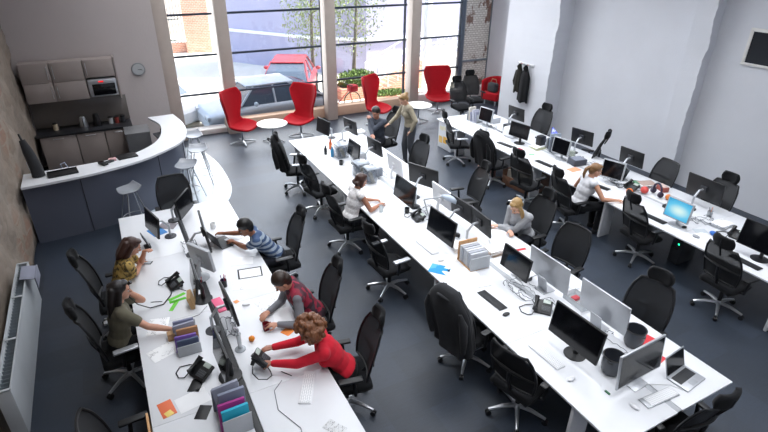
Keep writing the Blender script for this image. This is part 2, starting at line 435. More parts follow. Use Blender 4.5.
# ---------------------------------------------------------------- desk equipment; every front looks along +Y
def monitor(w=.52, h=.32, z=.15, body=None, stand='arm', tilt=8, scr=None, bez=.012, depth=.03, chin=0):
    body = body or black
    def make():
        t = thing('monitor', '', 'monitor')
        zc = z+h/2; rx = R(tilt)
        def P(x, y, zz):
            q = Euler((rx, 0, 0)).to_matrix() @ V((x, y, zz)); return V((q.x, q.y, q.z+zc))
        MB().rbox(P(0, 0, 0), (w, depth, h), .006, (rx, 0, 0)).build('housing', body, t)
        MB().box(P(0, depth/2+.0012, chin/2), (w-2*bez, .002, h-2*bez-chin), (rx, 0, 0)).build('screen', scr or screen, t)
        if stand == 'arm':
            MB().rbox(P(0, -depth/2-.015, 0), (.11, .03, .11), .004, (rx, 0, 0)).build('mounting_plate', dgrey, t)
            MB().tube([P(0, -depth/2-.03, 0), (0, -.13, zc-.01), (0, -.22, zc-.12)], [.017, .017, .017], 8).build('arm', alu, t)
            MB().cone((0, -.22, 0), (0, -.22, zc-.10), .018, n=12).build('pole', alu, t)
            MB().lathe([(0, 0), (.085, 0), (.085, .012), (.03, .022), (0, .022)], 20, (0, -.22, 0)).build('clamp', dgrey, t)
        elif stand == 'foot':
            m = MB(); m.rbox(P(0, -depth/2-.01, -.02), (.1, .025, .1), .004, (rx, 0, 0)); m.tube([P(0, -.045, -.03), (0, -.075, z+.02), (0, -.07, .02)], [.022, .025, .028], 8)
            m.build('stand', body, t); MB().lathe([(0, 0), (.12, 0), (.12, .008), (.05, .02), (0, .022)], 28, (0, -.06, 0)).build('base', body, t)
        else:
            m = MB(); m.tube([P(0, -depth/2, -.04), (0, -.11, .12), (0, -.10, .012)], .008, 4)
            m = MB(); m.rbox((0, -.075, z*.5+.05), (.16, .008, z+.14), .003, (R(14), 0, 0)); m.build('stand', alu, t); MB().rbox((0, -.02, .006), (.18, .2, .010), .004).build('base', alu, t)
        return t
    return Kind(make)
mon_arm = monitor(); mon_foot = monitor(stand='foot'); mon_big = monitor(w=.66, h=.39, z=.14, stand='foot'); mon_biga = monitor(w=.64, h=.38, z=.15)
mon_slim = monitor(w=.68, h=.40, z=.10, body=alu, stand='plate', depth=.024, chin=.0, bez=.02, tilt=6)
mon_white = monitor(w=.54, h=.34, z=.12, body=wplast, stand='foot'); mon_pale = monitor(w=.42, h=.34, z=.12, body=lgrey, stand='foot', bez=.02, depth=.045)
desktop = emit('lit_blue_desktop', '7FD0F0', 1.0, [(0, '2F9FD8'), (.45, '6CCBEF'), (.8, 'D8F6F4'), (1, 'F4FFFA')])
mon_lit = monitor(w=.42, h=.33, z=.12, body=lgrey, stand='foot', bez=.018, depth=.045, scr=desktop)

def kb(col, keyc, gap, slim=False):
    def make():
        t = thing('keyboard', '', 'keyboard')
        MB().rbox((0, 0, .008), (.43, .125, .012), .004, (R(2), 0, 0)).build('case', col, t)
        MB().rbox((-.02, 0, .016), (.37, .105, .005), .001, (R(2), 0, 0)).build('keys', m_keys('keys_'+keyc, keyc, gap), t)
        return t
    return Kind(make)
kb_white = kb(wplast, 'F4F5F6', 'B9BDC2'); kb_black = kb(black, '202226', '0C0D0F'); kb_alu = kb(alu, 'F4F5F6', 'A9ADB2')
def mouse(col):
    def make():
        m = MB(); m.ell((0, 0, .014), (.03, .052, .018)); o = m.build('mouse', col); return tag(o, '', 'mouse')
    return Kind(make)
mouse_b = mouse(black); mouse_w = mouse(wplast)
def desk_phone():
    t = thing('desk_phone', '', 'telephone')
    def T(p): return V((p[0], p[1]*math.cos(R(28))-p[2]*math.sin(R(28))*-0-0, .02+p[2]))
    MB().rbox((.02, 0, .05), (.20, .19, .035), .01, (R(24), 0, 0)).build('phone_body', black, t)
    MB().rbox((.05, .055, .098), (.09, .05, .006), .002, (R(24), 0, 0)).build('display', plain('pale_lcd', 'B9C4BC', .2), t)
    MB().rbox((.05, -.035, .058), (.10, .075, .008), .002, (R(24), 0, 0)).build('keypad', m_keys('phone_keys', '4A4D52', '111214'), t)
    MB().tube([(-.075, .085, .135), (-.075, .07, .125), (-.075, 0, .10), (-.075, -.07, .06), (-.075, -.09, .06)], [.03, .028, .017, .028, .03], 10).build('handset', black, t)
    MB().rbox((0, .06, .03), (.16, .04, .06), .01).build('stand', black, t)
    pts = [(-.075, -.09, .05), (-.09, -.14, .014), (-.14, -.17, .01), (-.22, -.14, .009), (-.26, -.06, .009), (-.2, .02, .009), (-.11, .05, .02)]
    MB().tube(pts, .006, 6).build('coiled_cord', bcable, t)
    return t
phones = Kind(desk_phone)
def laptop(body, keyc='2A2C30', ang=18):
    def make():
        t = thing('laptop', '', 'laptop')
        MB().rbox((0, 0, .010), (.34, .23, .016), .006).build('base', body, t)
        MB().rbox((0, .03, .0192), (.28, .11, .002), .0008).build('keys', m_keys('laptop_keys_'+keyc, keyc, '15161A'), t)
        MB().rbox((0, -.07, .0188), (.10, .06, .0015), .0006).build('touchpad', plain('touchpad_grey', 'A5A9AE', .4), t)
        s = MB(); s.rbox((0, .115+math.sin(R(ang))*.11, .02+math.cos(R(ang))*.11), (.34, .008, .225), .004, (-R(ang), 0, 0)); l = s.build('lid', body, t)
        MB().box((0, .115+math.sin(R(ang))*.11-.0055, .02+math.cos(R(ang))*.11-.0012), (.318, .0018, .20), (-R(ang), 0, 0)).build('screen', screen, l)
        return t
    return Kind(make)
lap = laptop(alu); lapdark = laptop(dgrey)
def mug(col):
    def make():
        t = thing('mug', '', 'mug')
        MB().lathe([(0, .0), (.036, 0), (.040, .01), (.041, .092), (.038, .094), (.036, .088), (.035, .012), (0, .01)], 22).build('cup', col, t)
        MB().tube([(.038, 0, .075), (.062, 0, .07), (.07, 0, .048), (.062, 0, .026), (.038, 0, .02)], .006, 7).build('handle', col, t)
        return t
    return Kind(make)
mug_red = mug(plain('dark_red_glaze', '7A1626', .2)); mug_white = mug(plain('white_glaze', 'E8E8E8', .2)); mug_black = mug(plain('black_glaze', '16171A', .2))
def glass_tumbler():
    t = thing('drinking_glass', '', 'glass')
    MB().lathe([(0, 0), (.03, 0), (.037, .12), (.034, .12), (.028, .008), (0, .008)], 20).build('tumbler', m_clear('tumbler_glass', 'DCE6E8', .35), t)
    return t
glasses = Kind(glass_tumbler)
def pot():
    t = thing('waste_pot', '', 'pot')
    MB().lathe([(0, 0), (.085, 0), (.105, .05), (.112, .13), (.105, .215), (.099, .215), (.105, .13), (.098, .05), (.08, .01), (0, .01)], 28).build('body', plain('smoky_grey_plastic', '4B4F57', .12), t)
    MB().tube([(.107*math.cos(k*PI/12), .107*math.sin(k*PI/12), .218) for k in range(25)], .007, 6, cap=False).build('rim', black, t)
    for e in (-1, 1): MB().tube([(e*.11, -.03, .19), (e*.135, 0, .195), (e*.11, .03, .19)], .005, 6).build('lug', black, t)
    return t
pots = Kind(pot)
def flat(name, label, cat, x, y, deg, w, d, mat, z=DZ, h=.003, group=None):
    o = MB().rbox((0, 0, h/2), (w, d, h), min(.001, h*.3)).build(name, mat); o.location = (x, y, z); o.rotation_euler = (0, 0, R(deg)); return tag(o, label, cat, group)
def file_rack(loc, deg, label, cols, w=.26, d=.2, h=.2, side=None, lean=6, cat='file rack', name='magazine_rack'):
    t = thing(name, label, cat, loc, R(deg))
    n = len(cols)
    m = MB(); m.rbox((0, 0, .006), (w, d, .012), .003); m.rbox((-w/2+.004, 0, h*.4), (.008, d, h*.8), .002); m.rbox((w/2-.004, 0, h*.4), (.008, d, h*.8), .002); m.rbox((0, -d/2+.004, h*.22), (w, .008, h*.42), .002)
    m.build('tray', side or lgrey, t)
    for i, c in enumerate(cols):
        x = -w/2+.02+(w-.04)*(i+.5)/n; hh = h*(1.0+.2*math.sin(i*2.7))
        MB().rbox((x, .02*math.sin(i*1.3), hh/2+.012), ((w-.05)/n*.62, d*.92, hh), .003, (R(3*math.sin(i*2.2)), R(6+lean*math.sin(i*1.9)*.6), 0)).build('folder', plain('folder_'+c, c, .6), t)
    return t
def paper_stack(x, y, deg, label, n=7, w=.21, d=.297, z=DZ, mats=None, name='paper_stack', cat='papers'):
    t = thing(name, label, cat, (x, y, z), R(deg)); rr = random.Random(label)
    for i in range(n):
        MB().rbox((rr.uniform(-.012, .012), rr.uniform(-.012, .012), .002+i*.006), (w, d, .005), .001, (0, 0, R(rr.uniform(-7, 7)))).build('sheet', (mats or [paper, sheet])[i % len(mats or [1, 2])], t)
    return t
def heap_of_cables(x, y, label, seed, z=DZ, L=.5, W=.12):
    rr = random.Random(seed); m = MB()
    for k in range(9):
        p = V((rr.uniform(-W, W), rr.uniform(-L, L), .006)); pts = []
        a = rr.uniform(0, 6)
        for i in range(14):
            pts.append(p.copy()); a += rr.uniform(-.9, .9); p = p + V((math.cos(a)*.03, math.sin(a)*.045, 0)); p.z = .008+rr.random()*.035
            p.x = max(-W, min(W, p.x)); p.y = max(-L, min(L, p.y))
        m.tube(pts, .004, 5)
    o = m.build('cable_tangle', cable); o.location = (x, y, z); tag(o, label, 'cables'); o['kind'] = 'stuff'; return o
def cord(pts, label, mat=cable, r=.004):
    o = MB().tube([V(p)-V(pts[0]) for p in pts], r, 6).build('power_cord', mat); o.location = pts[0]; return tag(o, label, 'cable')
def pen(x, y, deg, label, col='22252B', z=DZ, L=.14):
    o = MB().cone((0, -L/2, .005), (0, L/2-.015, .005), .0045, n=8).cone((0, L/2-.015, .005), (0, L/2, .005), .0045, .001, n=8).build('pen', plain('pen_'+col, col, .4)); o.location = (x, y, z); o.rotation_euler = (0, 0, R(deg)); return tag(o, label, 'pen')
def bottle(x, y, label, col, cap='DDDDDD', h=.22, r=.034, z=DZ, clear=False):
    t = thing('bottle', label, 'bottle', (x, y, z))
    MB().lathe([(0, 0), (r, 0), (r, h*.62), (r*.45, h*.82), (r*.4, h*.92), (0, h*.92)], 18).build('body', m_clear('bottle_'+col, col, .55) if clear else plain('bottle_'+col, col, .25), t)
    MB().lathe([(0, h*.92), (r*.46, h*.92), (r*.46, h), (0, h)], 14).build('cap', plain('cap_'+cap, cap, .4), t)
    return t
def pen_pot(x, y, label, cols, z=DZ, body=None):
    t = thing('pen_pot', label, 'pen pot', (x, y, z))
    MB().lathe([(0, 0), (.04, 0), (.042, .1), (.038, .1), (.036, .006), (0, .006)], 18).build('pot', body or black, t)
    for i, c in enumerate(cols):
        a = i*2.4; MB().cone((math.cos(a)*.012, math.sin(a)*.012, .012), (math.cos(a)*.032, math.sin(a)*.032, .165), .0045, n=7).build('pen', plain('pen_'+c, c, .4), t)
    return t
# ---------------------------------------------------------------- people
def rotm(x=0, y=0, z=0): return Euler((R(x), R(y), R(z)), 'XYZ').to_matrix()
def ik(s, t, l1, l2, pole):
    s, t, pole = V(s), V(t), V(pole); d = t-s; L = min(d.length, (l1+l2)*.985); d.normalize(); t = s+d*L
    a = (l1*l1-l2*l2+L*L)/(2*L); h = math.sqrt(max(0, l1*l1-a*a)); p = pole-d*pole.dot(d)
    if p.length < 1e-4: p = V((0, 0, -1))
    return s+d*a+p.normalized()*h, t
def hand(m, w, d, n, sg, curl=25, k=1.0):
    """palm, four jointed fingers of unequal length and a thumb from the side of the palm"""
    d = V(d).normalized(); n = V(n); n = (n-d*n.dot(d)).normalized(); s = d.cross(n)*sg

    rot = __import__('mathutils').Matrix(((s.x, d.x, n.x), (s.y, d.y, n.y), (s.z, d.z, n.z)))
    m.ell(w+d*.045*k, (.041*k, .056*k, .0175*k), rot)
    m.cap(w-d*.02, w+d*.03*k, .026*k, .024*k, 10)
    for i, (o, L) in enumerate(((-.030, .062), (-.010, .074), (.010, .080), (.030, .072))):
        p = w+d*.075*k+s*o*k; a = R(curl*.5)
        for j, f in enumerate((.45, .32, .23)):
            dd = d*math.cos(a)+n*math.sin(a); q = p+dd*L*f*k
            m.cap(p, q, (.0098-.001*j)*k, (.0092-.001*j)*k, 8); p = q; a += R(curl*.9)
    p = w+d*.025*k+s*.034*k; dd = (d*.62+s*.62+n*.35).normalized(); q = p+dd*.038*k; m.cap(p-dd*.015, q, .013*k, .0105*k, 8)
    dd = (d*.85+s*.15+n*.45).normalized(); m.cap(q, q+dd*.030*k, .0105*k, .0088*k, 8)

def person(label, loc, deg, skin, top, bottom, hair, hairstyle, lean=15, side=0, head=(0, 0, 0), hands=None, seated=True,
           sleeve='long', shoe='1B1B1E', female=False, k=1.0, holdcurl=(30, 30), vest=None, headtype='', legs=None, hz=None, glasses_=False, poles=None, palm=None, name='person'):
    t = thing(name, label, 'person', loc, R(deg))
    sk = plain('skin_'+skin, skin, .5, var=.05)
    k = k*1.06; hz = hz if hz is not None else (.60 if seated else .93*k)
    t0 = k
    P = V((0, 0, hz)); sp = rotm(-lean, side, 0)
    def S(x, y, z): return P+sp @ V((x*k, y*k, z*k))
    sw = (.165 if female else .185)
    chest = S(0, 0, .33); shl = [S(-sw, 0, .44), S(sw, 0, .44)]; nb = S(0, -.005, .47)
    hr = rotm(*head); hc = nb+sp @ V((0, .01, .055))*k + hr @ V((0, .02, .10))*k
    if sp.col[2].z < 0: pass
    def Hd(x, y, z): return hc+hr @ V((x*k, y*k, z*k))
    b = MB()
    # trunk
    hipw = .165 if female else .155; wst = .115 if female else .14
    def trunk(m, e):
        m.ell(S(0, 0, .02), (hipw*k+e, .115*k+e, .12*k+e), sp); m.ell(S(0, .0, .14), (wst*k+.015+e, .095*k+e, .13*k+e), sp)
        m.ell(S(0, .0, .27), (.145*k+e, .105*k+e, .15*k+e), sp); m.ell(S(0, .0, .37), (sw*.86*k+e, .10*k+e, .11*k+e), sp)
        m.cap(S(-sw*.92, 0, .43), S(sw*.92, 0, .43), .055*k+e)
        m.cap(S(0, -.01, .43), S(-sw*.8, 0, .44), .055*k+e, .05*k+e); m.cap(S(0, -.01, .43), S(sw*.8, 0, .44), .055*k+e, .05*k+e)
        if female:
            for q in (-1, 1): m.ell(S(q*.07, .075, .29), (.062*k+e, .055*k+e, .06*k+e), sp)
    trunk(b, 0)
    b.cap(S(0, -.01, .44), Hd(0, -.02, -.07), .056*k, .052*k)
    # head: skull, jaw, nose, brow, ears
    b.ell(Hd(0, -.012, .025), (.074*k, .094*k, .090*k), hr); b.ell(Hd(0, .022, -.035), (.058*k, .062*k, .072*k), hr)
    b.ell(Hd(0, .055, -.088), (.024*k, .02*k, .018*k), hr); b.cap(Hd(0, .082, .005), Hd(0, .103, -.028), .009*k, .014*k, 8)
    b.cap(Hd(-.03, .078, .02), Hd(.03, .078, .02), .011*k); b.cap(Hd(-.014, .084, -.058), Hd(.014, .084, -.058), .008*k)
    for q in (-1, 1): b.ell(Hd(q*.076, -.005, -.012), (.010*k, .02*k, .031*k), hr)
    # arms
    hands = hands or [(-.2, .45, DZ+.03), (.2, .45, DZ+.03)]
    arms = []
    for i, q in enumerate((-1, 1)):
        s = shl[i]; pole = (poles[i] if poles else (q*.6, -.3, -.8))
        e, w = ik(s, hands[i], .285*k, .255*k, pole); arms.append((s, e, w))
        b.ell(s, .056*k); b.cap(s, e, .047*k, .037*k); b.cap(e, e+(w-e)*.35, .037*k, .038*k); b.cap(e+(w-e)*.3, w, .037*k, .024*k)
        dd = (w-e).normalized(); pn = V((0, 0, -1)) if not palm else V(palm[i])
        if not palm: dd = (dd+V((0, 0, -.0))).normalized(); dd.z *= .35
        hand(b, w, dd, pn, q*-1, holdcurl[i], k*(.92 if female else 1))
    # legs
    lg = []
    for i, q in enumerate((-1, 1)):
        h = P+V((q*.085*k, 0, -.02))
        if seated:
            kn = V((q*.13, .42*k, hz-.04)); ft = V((q*.13, (.36 if i else .44)*k, .085))
        else:
            kn = V((q*.09, .05+(.05 if i else -.02), .49*k)); ft = V((q*.10, -.02+(.08 if i else -.06), .085))
        if legs: kn, ft = V(legs[i][0]), V(legs[i][1])
        lg.append((h, kn, ft)); b.cap(h, kn, .085*k, .056*k); b.cap(kn, kn+(ft-kn)*.35, .056*k, .054*k); b.cap(kn+(ft-kn)*.3, ft, .053*k, .034*k)
        b.cap(ft+V((0, -.02, -.03)), ft+V((0, .12, -.05)), .032*k, .025*k)
    b.build('body', sk, t, remesh=.0085, smooth_it=2)
    # clothes
    c = MB(); trunk(c, .013)
    c.cap(S(0, -.01, .44), S(0, -.006, .475), .066*k, .058*k)
    for s, e, w in arms:
        if sleeve == 'long':
            c.ell(s, .068*k); c.cap(s, e, .060*k, .050*k); c.cap(e, e+(w-e)*.93, .050*k, .036*k)
        elif sleeve == 'elbow':
            c.ell(s, .068*k); c.cap(s, e, .062*k, .052*k); c.cap(e, e+(w-e)*.25, .052*k, .048*k)
        elif sleeve == 'short':
            c.ell(s, .068*k); c.cap(s, s+(e-s)*.55, .061*k, .060*k)
        else: c.ell(s, .058*k)
    c.build('shirt', top, t, remesh=.011, smooth_it=3)
    if vest:
        g = MB(); trunk(g, .028); g.cap(S(0, -.02, .44), S(0, -.012, .485), .075*k, .072*k); g.build('gilet', vest, t, remesh=.012, smooth_it=3)
    g = MB(); g.ell(S(0, 0, 0), (hipw*k+.017, .128*k, .115*k), sp)
    for h, kn, ft in lg:
        g.cap(h, kn, .100*k, .070*k); g.cap(kn, kn+(ft-kn)*.93, .070*k, .050*k)
    g.build('trousers', bottom, t, remesh=.012, smooth_it=3)
    for h, kn, ft in lg:
        s = MB(); s.cap(ft+V((0, -.025, -.048)), ft+V((0, .13, -.056)), .041*k, .033*k); s.ell(ft+V((0, -.01, -.01)), (.045, .055, .05)); s.build('shoe', plain('shoe_'+shoe, shoe, .5), t, remesh=.01)
    # face
    for q in (-1, 1):
        MB().ell(Hd(q*.031, .0730, -.002), (.012*k, .0085*k, .0065*k), hr).build('eye', plain('eye_white', 'D8D4D0', .2), t)
        MB().ell(Hd(q*.031, .0815, -.003), (.0058*k, .004*k, .0062*k), hr).build('iris', plain('dark_iris', '1E1612', .1), t)
        MB().cap(Hd(q*.018, .088, .022), Hd(q*.046, .078, .024), .0045*k, .0035*k, 8).build('eyebrow', plain('brow_'+hair, hair, .8), t)
    MB().cap(Hd(-.02, .086, -.060), Hd(.02, .086, -.060), .006*k, .006*k, 8).build('mouth', plain('lips', '9A4F48', .4), t)
    if glasses_:
        g = MB()
        for q in (-1, 1): g.tube([Hd(q*.032+.02*math.cos(a*PI/8), .096, .0+.018*math.sin(a*PI/8)) for a in range(17)], .0022, 5)
        g.build('spectacles', black, t)
    # hair
    hm = NT('hair_'+hair) if ('hair_'+hair) not in MAT else None
    if hm:
        co = hm.coord(scale=(1, 1, .25)); hm.base(hm.mix(hm.noise(co, 120, 3), hm.mix(1.0, hair, (.55,)*3, 'MULTIPLY'), hair)); hm.set(Roughness=.45); hm.bump(hm.noise(co, 160, 2), .5, .004); MAT['hair_'+hair] = hm.m
    hm = MAT['hair_'+hair]; h = MB(); rr = random.Random(label)
    if hairstyle == 'curls':
        for i in range(170):
            z = rr.uniform(-.6, 1); a = rr.uniform(0, 2*PI); r = math.sqrt(1-z*z); y = r*math.sin(a)
            if y > .55 and z < .45: continue
            L = rr.uniform(.92, 1.08); h.ell(Hd(r*math.cos(a)*.142*L, y*.135*L-.035, z*.135*L+.04), rr.uniform(.022, .036), nu=7, nv=5)
        h.ell(Hd(0, -.035, .045), (.135, .12, .125), hr)
        h.build('hair', hm, t, remesh=.007)
    else:
        h.ell(Hd(0, -.024, .042), (.084*k, .096*k, .086*k), hr); h.ell(Hd(0, -.055, .0), (.074*k, .062*k, .085*k), hr); h.ell(Hd(0, .035, .092), (.055*k, .045*k, .026*k), hr)
        for i in range(26):
            a = rr.uniform(0, 2*PI); q = rr.uniform(.2, 1); h.cap(Hd(.05*math.cos(a)*q, -.02+.07*math.sin(a)*q, .118-.03*q*q), Hd(.06*math.cos(a)*q, -.06+.06*math.sin(a)*q, .112-.045*q), .013, .009, 6)
        if hairstyle in ('long', 'fall'):
            for q in (-1, 1):
                h.cap(Hd(q*.066, -.012, .03), Hd(q*.078, -.03, -.10), .028*k, .030*k); h.cap(Hd(q*.078, -.03, -.10), Hd(q*.075, -.05, -.24 if hairstyle == 'long' else -.16), .030*k, .018*k)
            for q in (-.05, -.02, .02, .05): h.cap(Hd(q, -.085, .04), Hd(q*1.3, -.105, -.12), .042*k, .040*k); h.cap(Hd(q*1.3, -.105, -.12), Hd(q*1.2, -.12, -.27 if hairstyle == 'long' else -.17), .040*k, .02*k)
        if hairstyle == 'bun': h.ell(Hd(0, -.115, .07), (.045, .042, .042), hr)
        if hairstyle == 'ponytail': h.tube([Hd(0, -.11, .03), Hd(0, -.155, -.02), Hd(.0, -.15, -.12), Hd(0, -.12, -.19)], [.03, .034, .028, .01], 10)
        if hairstyle == 'side':
            h.tube([Hd(-.07, .0, .02), Hd(-.09, .02, -.08), Hd(-.10, .05, -.20), Hd(-.09, .06, -.27)], [.026, .036, .032, .012], 10)
        if hairstyle == 'crop': h.ell(Hd(0, -.018, .078), (.098, .104, .080), hr); h.ell(Hd(0, -.06, .03), (.09, .07, .08), hr)
        if hairstyle == 'bob':
            for q in (-1, 1): h.cap(Hd(q*.068, -.02, .03), Hd(q*.082, -.02, -.07), .03, .026)
            h.cap(Hd(-.05, -.08, -.04), Hd(.05, -.08, -.04), .045)
        h.build('hair', hm, t, remesh=.007, smooth_it=1)
    return t
# ================================================================ the place
# x: along the window wall, y: towards the windows, z: up (metres)
XW, YW, ZC = -1.64, 14.8, 6.2
floor = struct(MB().box((5.1, 7.0, -.05), (14.2, 16.2, .1)).build('floor', m_carpet()))
wallw = m_wall('white_painted_plaster', 'DDDFE5'); wallk = m_wall('kitchen_wall_paint', 'B9B0AE', .05)
# vinyl round the bar
def spline(pts, n=8, closed=True):
    out = []; L = len(pts)
    for i in range(L if closed else L-1):
        p = [V((*pts[(i+j-1) % L if closed else max(0, min(L-1, i+j-1))], 0)) for j in range(4)]
        for k in range(n):
            t = k/n; q = .5*((2*p[1])+(p[2]-p[0])*t+(2*p[0]-5*p[1]+4*p[2]-p[3])*t*t+(-p[0]+3*p[1]-3*p[2]+p[3])*t*t*t); out.append((q.x, q.y))
    if not closed: out.append(tuple(pts[-1]))
    return out
n = NT('pale_vinyl_floor'); n.base(n.ramp(n.noise(n.coord(), 2), [(.3, 'A9B2BA'), (.7, 'BCC5CC')])); n.set(Roughness=.22)
inlay = spline([(.1, 9.75), (.95, 9.55), (1.55, 9.75), (1.88, 10.4), (1.97, 11.3), (1.92, 12.4), (1.62, 13.4), (.9, 13.62), (.3, 12.5), (.2, 11.0)])
struct(MB().prism(inlay, .0, .006).build('floor_vinyl', n.m))
# walls
stone = m_stone()
m = MB(); rr = random.Random(3)
def sw(u, v):
    y, z = -1+14.7*u, 6.2*v
    return (XW-.03+.05*math.sin(y*3.1+z*1.7)*math.sin(z*4.3+y)+.03*math.sin(y*7.7)*math.sin(z*9.1), y, z)
m.grid(sw, 90, 44); o = m.build('wall_left', stone, angle=180, solid=.3, off=-1); struct(o)
struct(MB().box((-.6, 14.2, ZC/2), (3.7, 1.1, ZC)).build('wall_kitchen', wallk))
struct(MB().box((5.1, -1.1, ZC/2), (14.2, .2, ZC)).build('wall_back', wallw))
struct(MB().box((10.95, 4.8, ZC/2), (.3, 12.2, ZC)).build('wall_right', wallw))
struct(MB().box((12.05, 12.9, ZC/2), (.3, 4.2, ZC)).build('wall_alcove', wallw))
def pier(name, y0, y1, x0, x1):
    m = MB(); N = 40; rr = random.Random(name)
    ph = [rr.uniform(0, 6) for _ in range(3)]
    def f(u, v):
        z = ZC*v; w = .008*math.sin(z*4.3+ph[0])+.005*math.sin(z*17+ph[1])+.004*math.sin(z*41+ph[2]) + (.05*math.exp(-((z-3.0)/.25)**2))
        P = [(x1, y1), (x0, y1), (x0+.01, (y0+y1)/2), (x0+w*.6, y0-w*.9), (x1, y0-w*.3)]
        i = min(3, int(u*4)); t = u*4-i; a, b = P[i], P[i+1]
        return (a[0]+(b[0]-a[0])*t, a[1]+(b[1]-a[1])*t, z)
    m.grid(f, 4, 140); m.build(name, wallw, angle=25)['kind'] = 'structure'
pier('wall_pier', 10.18, 12.05, 10.3, 12.0); pier('wall_pilaster', 6.42, 6.82, 10.55, 11.0)
# solid ceiling, with frames added out of view round the fill lights
struct(MB().box((5.1, 7, ZC+.1), (14.2, 16.2, .2)).build('ceiling', wallw))
FILLS = [(x, y, sx, 2.2, e) for x, sx, e in FILLX for y, e in ((1.8, e*.7), (5.2, e*.85), (8.6, e), (12.0, e*1.1))]
for i, (x, y, sx, sy, e) in enumerate(FILLS):
    struct(MB().rbox((x, y, ZC-.03), (sx+.12, sy+.12, .05), .01).build('trim_%d' % (20+i), plain('white_fill_frame', 'E8E8E8', .5)))
glass = m_glass()
# window wall: columns, steel bars, panes
colm = plain('warm_grey_column_paint', 'B9ADA3', .6)
for i, (a, b) in enumerate(((1.28, 1.60), (2.70, 3.02), (5.62, 5.93), (8.40, 8.72))):
    o = struct(MB().rbox(((a+b)/2, 14.24, ZC/2), (b-a, .32, ZC), .012).build('trim_%d' % (i+1), colm))
struct(MB().box((11.33, 14.86, ZC/2), (1.3, .12, ZC)).build('wall_brick', m_brickpatch()))
fr = MB()
for z in (1.0, 2.02, 3.04, 4.06, 5.08): fr.rbox((6.2, YW, z), (9.3, .08, .05), .008); fr.box((6.2, YW-.055, z+.03), (9.3, .05, .01))
for x in (1.35, 2.85, 5.78, 8.56): fr.rbox((x, YW, ZC/2), (.05, .08, ZC), .005)
fr.rbox((10.72, YW-.02, ZC/2), (.13, .12, ZC), .006)
struct(fr.build('window_1', steel))
struct(MB().box((6.0, YW+.01, ZC/2), (9.5, .012, ZC-.1)).build('window_11', glass))
fb = MB(); zz = 1.17
for x in (10.82, 11.90): fb.rbox((x, 14.78, ZC/2), (.05, .05, ZC), .005)
fb.rbox((11.36, 14.78, zz), (1.1, .05, .06), .005); fb.rbox((11.36, 14.78, 3.3), (1.1, .05, .06), .005)
struct(fb.build('trim_5', plain('grey_steel_frame', '7F8890', .5, .2)))
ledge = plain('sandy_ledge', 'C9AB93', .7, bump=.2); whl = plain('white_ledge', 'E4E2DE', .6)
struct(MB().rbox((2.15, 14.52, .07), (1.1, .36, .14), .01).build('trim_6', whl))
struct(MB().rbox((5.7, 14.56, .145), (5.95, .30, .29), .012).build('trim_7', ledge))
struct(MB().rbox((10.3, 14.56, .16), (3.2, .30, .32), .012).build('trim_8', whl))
# small high window in the right wall
hw = MB()
for c_, d_ in (((0, 0, .31), (.07, 1.2, .06)), ((0, 0, -.30), (.09, 1.2, .045)), ((0, .57, 0), (.07, .06, .6)), ((0, -.57, 0), (.07, .06, .6))): hw.rbox((10.80+c_[0], 5.20+c_[1], 3.05+c_[2]), d_, .006)
hw = struct(hw.build('window_12', whl)); 
o = MB().box((10.79, 5.20, 3.05), (.02, 1.1, .58)).build('pane', plain('dark_pane', '2E3238', .1), hw)

# ---------------------------------------------------------------- outside
yard = plain('pale_yard_concrete', 'DDD8CC', .9)
g = struct(MB().box((8, 30, -.55), (60, 30.2, .1)).build('ground', yard))
pw = m_wall('lilac_render', 'B2AEC6', .06, .4)
def wall_line(name, pts, z0, z1, mat, th=.3):
    m = MB()
    for (a, b) in zip(pts, pts[1:]):
        a, b = V((*a, 0)), V((*b, 0)); d = b-a; m.box(((a.x+b.x)/2, (a.y+b.y)/2+th/2, (z0+z1)/2), (d.length+th*.3, th, z1-z0), (0, 0, math.atan2(d.y, d.x)))
    return struct(m.build(name, mat))
wall_line('wall_outside', [(5.6, 26.6), (8.49, 22.6), (10.4, 21.2), (26, 20.6)], -.5, 9, pw)
wall_line('trim_9', [(5.55, 26.5), (8.44, 22.5), (10.35, 21.1), (26, 20.5)], .93, 1.06, plain('white_stripe_paint', 'F2F2F4', .7), .12)
n = NT('orange_brick_wall'); br = n.new('ShaderNodeTexBrick'); br.inputs['Scale'].default_value = 3; br.inputs['Color1'].default_value = lin('C08468'); br.inputs['Color2'].default_value = lin('CB9478'); br.inputs['Mortar'].default_value = lin('D8C2B4'); n.link(n.coord(rot=(PI/2, 0, 0)), br.inputs['Vector']); n.base(br.outputs['Color']); n.set(Roughness=.9)
obrick = n.m
wall_line('wall_brick_outside', [(4.15, 29.6), (5.3, 29.4)], -.5, 9, obrick); wall_line('wall_street', [(-8, 36), (9, 36)], -.5, 9, plain('pale_far_render', 'DCCFC6', .9))
wall_line('wall_low', [(-4, 29.9), (4.2, 29.9)], -.5, .0, obrick)
t = thing('railing_fence', 'grey upright bar railing on a low brick wall across the yard', 'railing', (-.8, 30.0, .0))
gr = plain('galvanised_rail', '56625F', .5, .1)
for z in (.12, 1.15, 2.3): MB().box((2.0, 0, z), (5.6, .04, .05)).build('rail', gr, t)
bars = MB()
for i in range(38): bars.cone((-.7+i*.15, 0, 0), (-.7+i*.15, 0, 2.5), .018, n=6)
bars.build('bars', gr, t)
